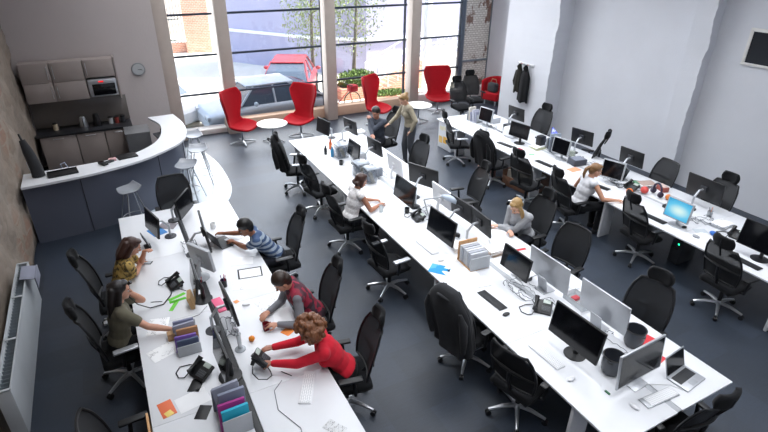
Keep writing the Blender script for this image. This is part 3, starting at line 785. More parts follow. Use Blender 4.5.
def car(label, loc, deg, col, group=None):
    t = thing('parked_car', label, 'car', loc, R(deg)); paint = plain('car_paint_'+col, col, .35, 0)
    prof = [(-2.0, .32, .62, .80), (-1.9, .25, .78, .85), (-1.3, .22, .86, .87), (-.85, .22, .93, .88), (0, .22, .95, .88), (.9, .22, .95, .88), (1.6, .22, .92, .86), (1.95, .28, .80, .82), (2.05, .34, .6, .76)]
    def f(u, v):
        x = u*(len(prof)-1); i = min(int(x), len(prof)-2); q = x-i; a = [p+(r_-p)*q for p, r_ in zip(prof[i], prof[i+1])]
        an = v*2*PI; c, s = math.cos(an), math.sin(an)
        return (math.copysign(abs(c)**.35, c)*a[3]*(1 - .0*s), a[0], (a[1]+a[2])/2+math.copysign(abs(s)**.45, s)*(a[2]-a[1])/2)
    m = MB(); m.grid(f, 24, 32); vs = [f(0, k/32) for k in range(32)]; m.add(vs, [tuple(range(32))]); vs = [f(1, k/32) for k in range(32)]; m.add(vs, [tuple(range(32))]); m.build('car_body', paint, t, angle=60)
    c = [(-1.05, .90), (-.55, 1.38), (.55, 1.42), (1.35, 1.25), (1.7, .90)]
    def cab(ins, dz, nm, mt):
        m = MB(); vs = []
        for y, z in c:
            w = .78-.20*(z-.9)/.5
            vs += [(-w-ins, y*(1+ins*.0), z+dz), (w+ins, y, z+dz)]
        fs = [(2*i, 2*i+1, 2*i+3, 2*i+2) for i in range(4)] + [(0, 2, 4, 6, 8)[::-1], (1, 3, 5, 7, 9), (0, 8, 9, 1)]
        m.add(vs, fs); m.build(nm, mt, t, angle=20)
    cab(0, 0, 'windows', plain('car_glass', '566170', .08))
    MB().rbox((0, 0, 1.42), (1.16, 1.5, .06), .03).build('roof', paint, t)
    for q in (-1, 1):
        for y0, z0, y1, z1 in ((-1.02, .92, -.55, 1.40), (.55, 1.42, 1.68, .92), (.05, .9, .05, 1.4)): MB().tube([(q*.79, y0, z0), (q*.60, y1, z1)] if z1 > z0 else [(q*.60, y0, z0), (q*.79, y1, z1)], .03, 6).build('window_post', paint, t)
        for y in (-1.28, 1.28): w = MB().cone((q*.66, y, .32), (q*.90, y, .32), .32, n=22).build('wheel', black, t); MB().cone((q*.90, y, .32), (q*.915, y, .32), .19, n=16).build('hub', chrome, w)
        MB().rbox((q*.62, -1.98, .66), (.36, .1, .14), .03).build('headlight', plain('lamp_glass', 'E2E6EA', .1), t)
        MB().ell((q*.98, -.62, .98), (.10, .06, .07)).build('wing_mirror', paint, t)
    return t
car('white car nose seen through the leftmost window bay', (1.0, 18.0, -.5), 35, 'F0F0F2')
car('silver car parked between the two nearest red armchairs', (4.3, 16.05, -.5), -86, 'DCE0E4')
car('red car parked behind the silver car', (6.1, 18.9, -.5), 155, 'B84A52')
# planters, tree, shrubs, ramp
def leaves(o_name, c, r, n, mat, parent, seed, leaf=.05):
    rr = random.Random(seed); m = MB()
    for i in range(n):
        d = V((rr.gauss(0, 1), rr.gauss(0, 1), rr.gauss(0, 1))).normalized()*(rr.random()**.4); p = V(c)+V((d.x*r[0], d.y*r[1], d.z*r[2]))
        e = Euler((rr.uniform(0, 6), rr.uniform(0, 6), rr.uniform(0, 6))).to_matrix(); a, b = e.col[0]*leaf, e.col[1]*leaf*.5
        m.add([p-a, p+b, p+a, p-b], [(0, 1, 2, 3)])
    return m.build(o_name, mat, parent, angle=180)
leafm = plain('fresh_leaf_green', '7E9A48', .6, var=.4, scale=30); leafy = plain('birch_leaf', 'A9B878', .6, var=.4, scale=30)
t = thing('planter', 'brick planter with a round green bush outside the third window bay', 'planter', (8.4, 18.0, -.5))
MB().rbox((0, 0, .22), (1.7, .9, .44), .02).build('planter_box', obrick, t); MB().box((0, 0, .43), (1.5, .7, .04)).build('soil', plain('soil', '4A3B2E', .9), t)
leaves('bush', (0, 0, .66), (.85, .5, .36), 2600, leafm, t, 1)
t = thing('planter', 'low strip of ground cover plants outside beside the ramp', 'planter', (9.2, 16.9, -.5))
MB().rbox((0, 0, .12), (1.5, .8, .24), .02).build('planter_box', obrick, t); leaves('plants', (0, 0, .3), (.7, .35, .12), 1200, leafm, t, 2)
def tree(x, y, h, label, seed):
    t = thing('birch_tree', label, 'tree', (x, y, -.5)); rr = random.Random(seed)
    pts = [(math.sin(i*.7+seed)*.06, math.cos(i*.9)*.06, h*i/8) for i in range(9)]
    MB().tube(pts, [.09-.008*i for i in range(9)], 9).build('trunk', plain('pale_birch_bark', '8F8878', .8, var=.5, scale=9), t)
    b = MB()
    for i in range(14):
        z = h*rr.uniform(.25, .9); a = rr.uniform(0, 6.3); L = rr.uniform(.6, 1.2)
        b.tube([(0, 0, z), (math.cos(a)*L*.5, math.sin(a)*L*.5, z+.25), (math.cos(a)*L, math.sin(a)*L, z+.1)], [.02, .014, .006], 6)
    b.build('branches', plain('branch_bark', '6D6456', .8), t)
    leaves('foliage', (0, 0, h*.62), (1.25, 1.1, h*.40), 1900, leafy, t, seed, .055)
tree(8.9, 19.2, 5.6, 'slim birch tree with a spotted trunk seen in the third window bay', 4); tree(7.6, 20.4, 4.8, 'leafy young birch left of the column, behind the red car', 9)
t = thing('ramp', 'brick access ramp with white handrails outside the right hand bays', 'ramp', (9.3, 18.0, -.5))
wr = plain('white_handrail', 'F0F1F3', .4)
m = MB(); m.add([(0, 0, 0), (2.2, 0, 0), (2.2, 0, 1.0), (0, 1.2, 0), (2.2, 1.2, 0), (2.2, 1.2, 1.0)], [(0, 1, 2), (3, 5, 4), (0, 2, 5, 3), (0, 3, 4, 1), (1, 4, 5, 2)]); m.build('slope', obrick, t)
MB().box((4.2, .6, .5), (4.0, 1.2, 1.0)).build('landing', plain('landing_concrete', 'D2CCC2', .9), t)
for y in (0.03, 1.17):
    m = MB()
    for dz in (.5, .95): m.tube([(0, y, dz*.6), (0, y, dz), (2.2, y, 1+dz), (6.2, y, 1+dz)], .03, 7)
    for i in range(6): m.cone((i*.44, y, i*.2), (i*.44, y, i*.2+.95), .02, n=6)
    for i in range(8): m.cone((2.3+i*.55, y, 1), (2.3+i*.55, y, 1.95), .02, n=6)
    for i in range(5): m.tube([(2.3+i*.75, y, 1.05), (3.0+i*.75, y, 1.9)], .018, 5)
    m.build('handrail', wr, t)
o = MB().rbox((0, 0, 3), (.22, .22, 6), .01).build('post', wr); o.location = (11.0, 17.3, -.5); tag(o, 'white upright post outside in front of the ramp', 'post')
t = thing('bicycle', 'red bicycle leaning outside the third window bay', 'bicycle', (6.9, 16.2, -.5), R(8)); rm = plain('red_cycle_paint', 'D0202C', .3)
for x in (-.5, .5): w = MB().tube([(x+.33*math.cos(a*PI/12), 0, .34+.33*math.sin(a*PI/12)) for a in range(25)], .018, 6).build('wheel', black, t); MB().cone((x, -.03, .34), (x, .03, .34), .03, n=8).build('hub', chrome, w)
MB().tube([(-.5, 0, .34), (-.1, 0, .32), (.38, 0, .75), (-.22, 0, .78), (-.1, 0, .32)], .02, 6).tube([(-.5, 0, .34), (-.22, 0, .78)], .014, 6).tube([(.5, 0, .34), (.38, 0, .75), (.36, 0, .92)], .018, 6).build('frame', rm, t)
MB().tube([(.36, -.25, .95), (.36, 0, .92), (.36, .25, .95)], .014, 6).build('handlebar', black, t); MB().rbox((-.24, 0, .88), (.25, .12, .05), .02).build('saddle', black, t)
MB().rbox((.52, 0, .8), (.3, .28, .22), .03).build('basket', rm, t)
# ---------------------------------------------------------------- kitchen and bar
cabm = plain('putty_cabinet_front', '9C918C', .45, var=.03); dark = plain('dark_worktop', '25262A', .3)
def handle(m, x, y, z, L, vert=True): m.tube([(x, y, z-L/2), (x, y-.03, z-L/2+.01), (x, y-.03, z+L/2-.01), (x, y, z+L/2)] if vert else [(x-L/2, y, z), (x-L/2+.01, y-.03, z), (x+L/2-.01, y-.03, z), (x+L/2, y, z)], .007, 6)
KY = 13.62
for i, (a, b, z0, z1, lab, hx) in enumerate(((-1.58, -1.03, 1.55, 2.38, 'left tall double cupboard on the kitchen wall', 1), (-1.02, -.40, 1.55, 2.38, 'middle tall double cupboard on the kitchen wall', -1), (-.39, .20, 2.00, 2.38, 'short wall cupboard above the microwave', -1))):
    t = thing('wall_cabinet', lab+', beige doors', 'cupboard', ((a+b)/2, KY, z0), 0, 'beige wall cupboards'); w = b-a; h = z1-z0
    MB().box((0, -.17, h/2), (w, .32, h)).build('carcass', cabm, t)
    rows = ((.0, h/2), (h/2, h)) if h > .5 else ((0, h),)
    for p, q in rows:
        d = MB().rbox((0, -.342, (p+q)/2), (w-.012, .02, q-p-.012), .003).build('door', cabm, t)
        m = MB(); handle(m, hx*(w/2-.05), -.352, (p+q)/2, .26); m.build('handle', chrome, d)
MB().box((0, 0, 0), (.03, .36, .9)).build('end', cabm).name = 'side_panel'
o = bpy.data.objects['side_panel']; o.location = (.235, KY-.18, 1.95); tag(o, 'dark edged side panel closing the row of wall cupboards', 'panel'); 
t = thing('microwave', 'built-in silver microwave with a black door and red clock digits', 'microwave', (-.09, KY, 1.57))
MB().rbox((0, -.18, .20), (.57, .34, .38), .01).build('housing', alu, t); MB().rbox((.02, -.355, .16), (.46, .012, .25), .006).build('door', screen, t)
MB().rbox((0, -.354, .335), (.5, .01, .06), .003).build('control_strip', alu, t); MB().box((-.02, -.361, .335), (.10, .004, .03)).build('red_display', emit('red_digits', 'FF2020', 1.2), t)
for i, (a, b, lab) in enumerate(((-1.55, -.85, 'left beige base unit below the dark worktop'), (-.84, -.28, 'middle beige base unit below the dark worktop'), (-.27, .30, 'right beige base unit below the dark worktop'))):
    t = thing('base_cabinet', lab, 'cupboard', ((a+b)/2, KY, 0), 0, 'beige base units'); w = b-a
    MB().box((0, -.28, .47), (w, .54, .78)).build('carcass', cabm, t); MB().box((0, -.25, .05), (w, .46, .1)).build('plinth', dark, t)
    d = MB().rbox((0, -.562, .48), (w-.01, .02, .74), .003).build('door', cabm, t); m = MB(); handle(m, 0, -.572, .80, .2, False); m.build('handle', chrome, d)
tag(MB().rbox((-.65, KY-.29, .88), (1.95, .62, .04), .005).build('kitchen_worktop', dark), 'dark kitchen worktop running under the wall cupboards', 'worktop')
tag(MB().rbox((-.65, KY-.012, 1.2), (1.95, .012, .58), .002).build('splashback', plain('smoked_splashback', '6E6864', .2)), 'smoked panel behind the kitchen worktop', 'splashback')
def kettle(x, lab, col, h=.24):
    t = thing('kettle', lab, 'kettle', (x, KY-.25, .9)); MB().lathe([(0, 0), (.085, 0), (.09, .03), (.065, h*.85), (.05, h), (0, h+.01)], 22).build('body', col, t)
    MB().tube([(0, -.06, h*.9), (0, -.12, h*.8), (0, -.13, h*.4), (0, -.085, h*.2)], .011, 7).build('handle', black, t); MB().tube([(0, .06, h*.6), (0, .1, h*.8)], [.022, .012], 7).build('spout', col, t)
kettle(-.66, 'silver kettle on the dark kitchen worktop', chrome); kettle(-.38, 'black kettle on the worktop beside the silver one', black, .28)
for i, (x, c, lab) in enumerate(((-.1, 'B0B4B6', 'grey storage jar left of the coffee jar on the worktop'), (.03, '8A3A34', 'reddish coffee jar on the worktop end'), (.16, '303236', 'dark canister at the right end of the worktop'), (-1.22, 'C8B9A0', 'cream jar alone on the left of the worktop'))):
    t = thing('storage_jar', lab, 'jar', (x, KY-.22, .9), 0, 'jars on the kitchen worktop'); MB().lathe([(0, 0), (.05, 0), (.052, .14), (0, .14)], 18).build('jar_body', plain('jar_'+c, c, .3), t); MB().lathe([(0, .14), (.054, .14), (.054, .165), (0, .165)], 18).build('lid', black, t)
t = thing('wall_clock', 'round grey clock on the kitchen wall right of the cupboards', 'clock', (.72, 13.64, 2.03))
rx = M4.Rotation(PI/2, 4, 'X')
MB().lathe([(0, 0), (.135, 0), (.15, .015), (.14, .03), (0, .03)], 36, mat=rx).build('case', plain('grey_clock_case', '8A8C8E', .4), t)
f = MB().cone((0, -.029, 0), (0, -.033, 0), .122, n=36).build('dial', plain('pale_clock_dial', 'AEB0B2', .5), t)
MB().box((0, 0, 0), (.008, .004, .09)).build('h', black, t).name = 'hour_hand'; h = bpy.data.objects['hour_hand']; h.location = (.03, -.036, -.004); h.rotation_euler = (0, R(95), 0)
h = MB().box((0, 0, 0), (.005, .004, .11)).build('minute_hand', black, t); h.location = (.045, -.04, -.012); h.rotation_euler = (0, R(105), 0)
# bar
outer = [(-1.60, 9.60), (-1.04, 9.66), (-.43, 9.78), (.25, 10.05), (.75, 10.42), (1.12, 10.85), (1.29, 11.4), (1.32, 12.1), (1.22, 12.86)]
inner = [(.67, 12.82), (.84, 12.2), (.82, 11.7), (.72, 11.22), (.50, 10.80), (.11, 10.46), (-.5, 10.30), (-1.60, 10.22)]
t = thing('curved_bar', 'long curved bar with a white top and dark glossy front in the kitchen corner', 'bar counter', (0, 0, 0))
so, si = spline(outer, 8, False), spline(inner, 8, False)
MB().prism(so+si, 1.06, 1.10).build('bar_top', white, t)
def inset(pts, d):
    out = []
    for i, p in enumerate(pts):
        a, b = pts[max(0, i-1)], pts[min(len(pts)-1, i+1)]; tx, ty = b[0]-a[0], b[1]-a[1]; l = math.hypot(tx, ty); out.append((p[0]-ty/l*d, p[1]+tx/l*d))
    return out
a_, b_ = inset(so, .09), inset(so, .13)
nb = NT('dark_glossy_bar_front'); nb.base('626775'); nb.set(Roughness=.28, Metallic=.25)
MB().prism(a_+b_[::-1], 0, 1.06).build('front_panel', nb.m, t)
sh = inset(so, .14), inset(so, .52)
MB().prism(sh[0]+sh[1][::-1], .70, .73).build('inner_shelf', plain('grey_inner_shelf', '6F7378', .4), t)
for s_ in (12, 30, 44): p = a_[s_]; MB().box((p[0]+.002, p[1]-.004, .53), (.012, .012, 1.06)).build('panel_seam', dgrey, t)
for x, y in ((-1.4, 10.05), (-.5, 10.14)): MB().box((x, y, .53), (.04, .3, 1.06)).build('rib', cabm, t)
def shut_laptop(x, y, z, deg, lab, col=dgrey):
    t = thing('laptop', lab, 'laptop', (x, y, z), R(deg)); MB().rbox((0, 0, .008), (.34, .24, .014), .004).build('base', col, t); MB().rbox((0, 0, .02), (.34, .24, .008), .003).build('lid', col, t)
shut_laptop(.05, 10.36, 1.10, 12, 'closed black laptop on the curved bar top', black)
bx = tag(MB().rbox((0, 0, .02), (.13, .09, .04), .004).build('small_box', plain('red_white_box', 'C9A0A0', .5)), 'small pinkish box on the bar left of the closed laptop', 'box'); bx.location = (-.2, 10.27, 1.10)
t = thing('card_terminal', 'black handheld terminal lying on the bar top', 'terminal', (-.36, 10.12, 1.10), R(30)); MB().rbox((0, 0, .025), (.09, .2, .04), .01).build('housing', black, t); MB().box((0, .04, .047), (.06, .06, .004)).build('screen', screen, t)
t = thing('card_terminal', 'second dark device behind the handheld terminal on the bar', 'terminal', (-.26, 10.02+.16, 1.10), R(-60)); MB().rbox((0, 0, .02), (.07, .17, .035), .008).build('housing', dgrey, t); MB().box((0, .03, .039), (.05, .05, .004)).build('screen', screen, t)
t = thing('drip_tray', 'wide black tray at the wall end of the bar top', 'tray', (-1.0, 9.98, 1.10), R(7)); MB().rbox((0, 0, .008), (.46, .26, .016), .004).build('tray_base', black, t)
m = MB(); [m.rbox(c_, d_, .003) for c_, d_ in (((0, .125, .02), (.46, .012, .03)), ((0, -.125, .02), (.46, .012, .03)), ((.225, 0, .02), (.012, .26, .03)), ((-.225, 0, .02), (.012, .26, .03)))]; m.build('raised_lip', black, t)
t = thing('folded_parasol', 'tall dark covered object leaning in the corner by the stone wall', 'cover', (-1.36, 10.02, 1.10), R(10))
MB().tube([(0, 0, 0), (0, .02, .15), (-.04, .10, .42), (-.07, .16, .62)], [.10, .095, .08, .045], 14).build('dark_cover', coatfab, t); MB().tube([(-.07, .16, .60), (-.09, .19, .72)], [.02, .015], 8).build('pole', black, t)
t = thing('standing_board', 'pale board standing upright behind the dark cover by the stone wall', 'board', (-1.5, 10.62, .73)); MB().rbox((0, 0, .25), (.04, .34, .5), .01, (0, R(-6), 0)).build('panel', lgrey, t); MB().rbox((.03, 0, .01), (.12, .3, .02), .004).build('foot', lgrey, t)
t = thing('plastic_bag', 'crumpled bluish white plastic bag on the shelf behind the bar', 'bag', (-1.0, 10.5, .73))
m = MB(); rr = random.Random(5)
for i in range(16): m.ell((rr.uniform(-.11, .11), rr.uniform(-.08, .06), rr.uniform(.06, .24)), (rr.uniform(.05, .09), rr.uniform(.04, .07), rr.uniform(.05, .08)), nu=8, nv=6)
m.build('bag_body', plain('bag_film', 'AEB7CC', .3), t, remesh=.016); MB().tube([(-.04, 0, .28), (-.05, 0, .36), (.02, .01, .38), (.05, 0, .29)], .012, 6).build('handle', plain('bag_film', 'AEB7CC', .3), t)
t = thing('sink_unit', 'grey metal unit with a lighter top under the bar beside the kitchen wall', 'unit', (.38, 12.75, 0)); MB().rbox((0, 0, .43), (.5, .62, .86), .01).build('carcass', plain('grey_metal_unit', '77787C', .35, .3), t); MB().rbox((0, 0, .875), (.52, .64, .025), .004).build('unit_top', plain('lighter_unit_top', '8F9093', .3, .3), t)
for i, (x, y, c, lab) in enumerate(((.93, 12.2, '26282C', 'black bottle standing inside the curve of the bar'), (1.0, 12.0, '3A3D44', 'dark grey bottle next to the black one inside the bar'), (.92, 11.75, '9EA2A6', 'pale bottle in front of the dark ones inside the bar'))): bottle(x-.08, y, lab, c, '303030', .26, .04, .73)
for (x, y, d, lab) in ((-.04, 9.55, 20, 'bar stool standing alone against the dark front of the bar'), (1.05, 10.30, 60, 'nearer of the two bar stools on the pale vinyl by the bend of the bar'), (1.42, 11.12, 80, 'bar stool on the pale vinyl beyond the nearer one'), (1.50, 12.1, 95, 'furthest bar stool, half hidden behind the other two')): stools((x, y, 0), d+90, lab, 'bar stools')
# radiator on the stone wall
t = thing('radiator', 'white double panel radiator on the stone wall', 'radiator', (-1.47, 6.05, .29)); rm_ = plain('radiator_enamel', 'C0C5C9', .35)
MB().rbox((.055, 0, .33), (.02, 2.5, .60), .006).build('front_panel', rm_, t); MB().rbox((-.055, 0, .33), (.02, 2.5, .60), .006).build('back_panel', rm_, t)
m = MB(); [m.rbox((0, y, .645), (.13, .03, .012), .003) for y in (-1.235, -.42, .42, 1.235)]; m.rbox((.06, 0, .645), (.014, 2.5, .012), .002); m.rbox((-.06, 0, .645), (.014, 2.5, .012), .002); m.build('top_frame', rm_, t)
m = MB(); [m.box((0, -1.2+i*.06, .33), (.09, .004, .56)) for i in range(41)]; f = m.build('fins', plain('fin_grey', '8D979E', .5), t)
MB().rbox((0, -1.245, .33), (.13, .012, .60), .003).build('end_cap', rm_, t); MB().rbox((0, 1.245, .33), (.13, .012, .60), .003).build('end_cap', rm_, t)
MB().tube([(.0, -1.25, .04), (.02, -1.33, .03), (.02, -1.33, -.3)], .012, 8).build('pipe', lgrey, t); MB().cone((.0, -1.30, .04), (.0, -1.24, .04), .022, n=10).build('valve', wplast, t)
MB().rbox((0, .9, .0), (.02, .05, .12), .004).rbox((0, -.9, .0), (.02, .05, .12), .004).box((-.08, 0, .2), (.05, 1.8, .05)).build('wall_bracket', rm_, t)
o = tag(MB().rbox((0, 0, 0), (.16, .34, .01), .003, (0, R(12), 0)).rbox((.085, 0, -.08), (.01, .34, .16), .003).build('folded_cloth', plain('grey_lilac_cloth', '8C8F9E', .9)), 'grey cloth folded over the far end of the radiator', 'cloth'); o.location = (-1.38, 6.95, .965)

# ---------------------------------------------------------------- bench desks
def bench(label, x0, x1, y0, y1, seams, mid, legs, chan=None):
    t = thing('bench_desk', label, 'desk', ((x0+x1)/2, (y0+y1)/2, 0)); cx, cy = (x0+x1)/2, (y0+y1)/2
    ys = [y0]+list(seams)+[y1]
    edge = plain('desk_edge_grey', '3E4148', .5)
    for a, b in zip(ys, ys[1:]):
        for q, (p, s_) in enumerate(((x0, mid-.035), (mid+.035, x1))):
            o = MB().rbox(((p+s_)/2-cx, (a+b)/2-cy, DZ-.0125), (s_-p, b-a-.003, .025), .003).build('worktop', white, t)
    MB().rbox((mid-cx, 0, DZ-.012), (.066, y1-y0-.02, .018), .004).build('cable_channel', chan or lgrey, t)
    MB().rbox((mid-cx, 0, DZ-.17), (.30, y1-y0-.5, .02), .004).rbox((mid-.15-cx, 0, DZ-.13), (.012, y1-y0-.5, .09), .003).build('cable_tray', dgrey, t)
    for x in (x0+.12, x1-.12): MB().box((x-cx, 0, DZ-.05), (.05, y1-y0-.2, .045)).build('rail', lgrey, t)
    for y in legs:
        for q in (-1, 1):
            xx = x0+.16 if q < 0 else x1-.16
            MB().rbox((xx-cx, y-cy, (DZ-.05)/2), (.26, .04, DZ-.05), .004).build('leg', wplast, t)
        MB().box((mid-cx, y-cy, DZ-.06), (x1-x0-.3, .04, .04)).build('cross_beam', lgrey, t)
    return t
bench('left bench desk of white tops with a black centre channel, nearest the stone wall', -.29, 1.435, .9, 8.53, (2.4, 3.93, 5.46, 7.0), .575, (1.2, 3.93, 5.46, 7.0, 8.3), black)
bench('middle bench desk of white tops, ending by the open silver laptop', 3.36, 5.07, 1.81, 10.9, (3.33, 4.85, 6.36, 7.88, 9.4), 4.235, (2.35, 4.85, 7.88, 10.6))
bench('right bench desk of white tops along the white wall', 7.30, 8.90, .9, 10.85, (2.52, 4.1, 5.7, 7.3, 8.9), 8.13, (2.52, 5.45, 7.3, 10.0))
t = thing('pedestal', 'white pedestal with orange and yellow squares under the far end of the right desk', 'cabinet', (7.55, 10.52, 0)); MB().rbox((0, 0, .35), (.40, .58, .70), .006).build('carcass', white, t)
for a, (y, z, c) in enumerate(((.16, .52, 'E9E3C4'), (-.02, .25, 'EDB64E'), (.17, .22, 'F0C873'), (-.18, .28, 'F2CE86'), (.02, .55, 'EFE9D2'))): MB().box((-.202, y, z), (.003, .15, .17 if z < .3 else .1)).build('colour_square', plain('square_'+c, c, .8), t)  # flat orange, yellow and cream squares on one side of the pedestal
MB().rbox((.0, -.293, .35), (.38, .01, .66), .003).build('drawer_front', white, t)
# pc under the right desk
t = thing('computer_tower', 'dark computer with a green light under the right desk', 'computer', (7.95, 4.25, .0)); MB().rbox((0, 0, .22), (.42, .18, .42), .01).build('case', plain('tower_grey', '3B3E43', .5), t); MB().cone((-.212, -.03, .38), (-.216, -.03, .38), .012, n=10).build('power_light', emit('green_led', '20FFA0', 6), t)
MB().rbox((-.212, .02, .3), (.004, .12, .05), .001).build('drive_slot', black, t)
t = thing('document_crate', 'brown wooden crate with folders on the floor under the right desk', 'crate', (7.62, 7.75, 0), R(8)); wd = m_wood('brown_crate_wood', '5E4030', '86604A')
MB().rbox((0, 0, .02), (.6, .8, .03), .004).build('bottom', wd, t)
for c_, d_ in (((.29, 0, .18), (.02, .8, .34)), ((-.29, 0, .12), (.02, .8, .22)), ((0, .39, .18), (.6, .02, .34)), ((0, -.39, .18), (.6, .02, .34))): MB().rbox(c_, d_, .004).build('side', wd, t)
for i, c in enumerate(('C9C3B8', '8A6A50', '6E5140', 'A88868', 'D8D4CC')): MB().rbox((-.18+i*.09, 0, .2), (.06, .7, .3), .004, (0, R(5), 0)).build('folder', plain('crate_folder_'+c, c, .7), t)
t = thing('cardboard_box', 'small pink cardboard box on the floor under the right desk', 'box', (7.25, 8.62, 0), R(10)); MB().rbox((0, 0, .17), (.3, .3, .34), .005).build('carton', plain('pink_carton', 'D2A99C', .8), t); MB().box((0, 0, .343), (.05, .3, .003)).build('tape', plain('brown_tape', 'A77B5A', .4), t)
o = tag(m_ := MB().rbox((0, 0, 0), (.90, .022, .50), .004).build('wood_panel', m_wood('light_beech', 'B98A5C', 'D2A676')), 'light wooden panel on the side of the left desk by its orange leaflet', 'panel'); o.location = (-.318, 3.68, .49); o.rotation_euler = (0, 0, R(90))

# ---------------------------------------------------------------- lounge
wing((2.85, 13.25, 0), -134, 'leftmost red winged armchair, turned towards the round white table', 'red armchairs')
wing((4.42, 13.12, 0), 122, 'red winged armchair right of the round white table, turned left', 'red armchairs')
wing((6.75, 13.15, 0), -146, 'red winged armchair behind the seated man, turned right', 'red armchairs')
wing((9.05, 13.45, 0), 165, 'red winged armchair facing into the room, right of the last column', 'red armchairs')
t = thing('tub_chair', 'low red tub chair in the far corner behind the white pier', 'armchair', (11.25, 13.45, 0), R(110))
def tub(u, v):
    a = PI*(-.08+1.16*u); z = .12+.62*v; return (math.cos(a)*(.34+.03*v), -math.sin(a)*(.33+.03*v)+.03, z+ (.10*math.sin(a) if v > .5 else 0))
MB().grid(tub, 24, 8).build('shell', redfab, t, solid=.07, angle=180, off=1, bevel=.02); MB().rbox((0, .0, .27), (.56, .52, .26), .05, seg=4).build('seat_cushion', redfab, t)
MB().tube([(.2, .2, 0), (.2, .2, .14)], .02).tube([(-.2, .2, 0), (-.2, .2, .14)], .02).tube([(.2, -.2, 0), (.2, -.2, .14)], .02).tube([(-.2, -.2, 0), (-.2, -.2, .14)], .02).build('feet', chrome, t)
t = thing('shoulder_bag', 'dark bag lying on the red tub chair in the corner', 'bag', (11.18, 13.42, .40), R(100)); MB().rbox((0, .02, .16), (.36, .20, .30), .07, seg=4).build('bag_body', coatfab, t); MB().tube([(-.14, 0, .28), (-.08, 0, .42), (.08, 0, .42), (.14, 0, .28)], .012, 7).build('strap', plain('tan_strap', '8A6A4C', .6), t)
table((3.60, 13.0, 0), 10, 'round white table between the two left red armchairs', 'round white tables'); table((7.98, 12.85, 0), 20, 'round white table behind the standing woman', 'round white tables')
# hooks and coats on the white pier
t = thing('coat_rack', 'small row of red and silver hooks on the white pier', 'coat hooks', (10.30, 11.08, 1.80)); MB().rbox((-.012, 0, 0), (.02, .62, .06), .004).build('rail', wplast, t)
for i in range(5): MB().tube([(-.02, -.24+i*.12, .0), (-.07, -.24+i*.12, -.01), (-.085, -.24+i*.12, .03)], .008, 6).build('hook', plain('hook_red', '9A2A2C', .4) if i % 2 else chrome, t)
def hung_coat(y, lab, col, L, w):
    t = thing('hanging_coat', lab, 'coat', (10.22, y, 1.80)); mt = fabric('coat_'+col, col); ph = y*7
    def f(u, v):
        a = u*2*PI; k = min(1, .15+v*2.6); return (math.cos(a)*.07*k-.02*v+.01*math.sin(a*5+ph)*v, math.sin(a)*(w*k)+.018*math.sin(a*7+ph)*v, -L*v+.03*math.sin(a*3+ph)*v)
    MB().grid(f, 40, 20).build('coat_body', mt, t, solid=.01, angle=180)
    MB().tube([(0, w*.8, -.2), (-.03, w*1.15, -.5), (-.02, w*1.05, -.78*L)], [.05, .05, .035], 10).build('sleeve', mt, t); MB().tube([(-.02, 0, -.01), (-.05, .02, -.08), (-.05, -.02, -.14)], [.03, .045, .03], 8).build('collar', mt, t)
hung_coat(11.22, 'olive black coat hanging left on the white pier', '2B2A24', .78, .12); hung_coat(10.97, 'longer black jacket hanging right on the white pier', '1D1E20', 1.0, .17)

# ---------------------------------------------------------------- chairs
H, Lw, S_ = chair_head, chair_low, chair_silver
G = 'black mesh office chairs'
for K, x, y, d, lab in (
 (H, -.44, 6.60, -90, 'office chair of the woman in the mustard floral top'), (S_, -.47, 5.52, -84, 'office chair of the woman on the telephone'),
 (Lw, -.43, 3.85, -86, 'empty office chair at the near end of the left desk, by the stone wall side'), (Lw, .62, 8.62, 178, 'low backed mesh chair pushed in at the far end of the left desk'),
 (H, 1.74, 6.52, 88, 'office chair behind the man in the striped shirt'), (H, 1.66, 5.02, 84, 'office chair behind the man in the checked gilet'), (H, 1.66, 3.95, 78, 'office chair behind the woman in the red jumper'),
 (S_, 3.16, 9.80, -105, 'office chair carrying a black coat at the far left of the middle desk'), (H, 3.22, 8.62, -80, 'empty office chair between the coat chair and the woman in white lace'),
 (H, 3.12, 7.16, -88, 'office chair under the woman in the white lace top'), (S_, 3.16, 5.72, -86, 'empty black office chair pushed in near the blue leaflet'),
 (H, 3.30, 3.93, -80, 'office chair under the charcoal coat at the middle desk'), (Lw, 3.33, 3.0, -76, 'empty mesh chair right of the charcoal coat chair'),
 (H, 5.55, 10.45, 96, 'office chair of the seated man at the far end'), (H, 5.08, 8.45, 96, 'empty mesh chair right of the standing woman, pushed to the middle desk'),
 (H, 5.28, 6.80, 80, 'empty mesh chair behind the white screen of the middle desk'), (H, 5.45, 5.36, 88, 'office chair of the blonde woman'),
 (Lw, 5.20, 4.40, 98, 'empty mesh chair right of the blonde woman'), (H, 5.00, 2.95, 100, 'empty mesh chair behind the silver computer backs'), (H, 4.24, 1.86, -4, 'office chair at the near end of the middle desk, cut by the photo corner'),
 (H, 9.05, 12.2, 175, 'left one of two black chairs by the low white ledge'), (H, 9.85, 12.7, 170, 'right one of two black chairs by the low white ledge'),
 (S_, 7.12, 9.62, -110, 'silver armed mesh chair at the far end of the right desk'), (H, 7.08, 8.22, -86, 'office chair under the black coat at the right desk'),
 (H, 7.00, 7.06, -84, 'empty black chair next to the brown crate'), (H, 6.98, 5.92, -100, 'office chair of the woman in the white vest top'),
 (H, 7.30, 4.62, -100, 'empty office chair before the lit blue monitor'), (H, 7.22, 3.14, -96, 'rightmost empty office chair on the near side of the right desk'),
 (H, 8.98, 9.10, 96, 'mesh chair by the white wall, nearest the hanging coats'), (H, 8.85, 7.35, 30, 'mesh chair turned sideways against the white wall'),
 (Lw, 8.72, 5.60, 80, 'rounded mesh chair without headrest by the wall pilaster'), (H, 8.72, 4.50, 84, 'mesh chair by the wall behind the lit blue monitor')):
    K((x, y, 0), d, lab, G).scale = (1.05, 1.05, 1.05)
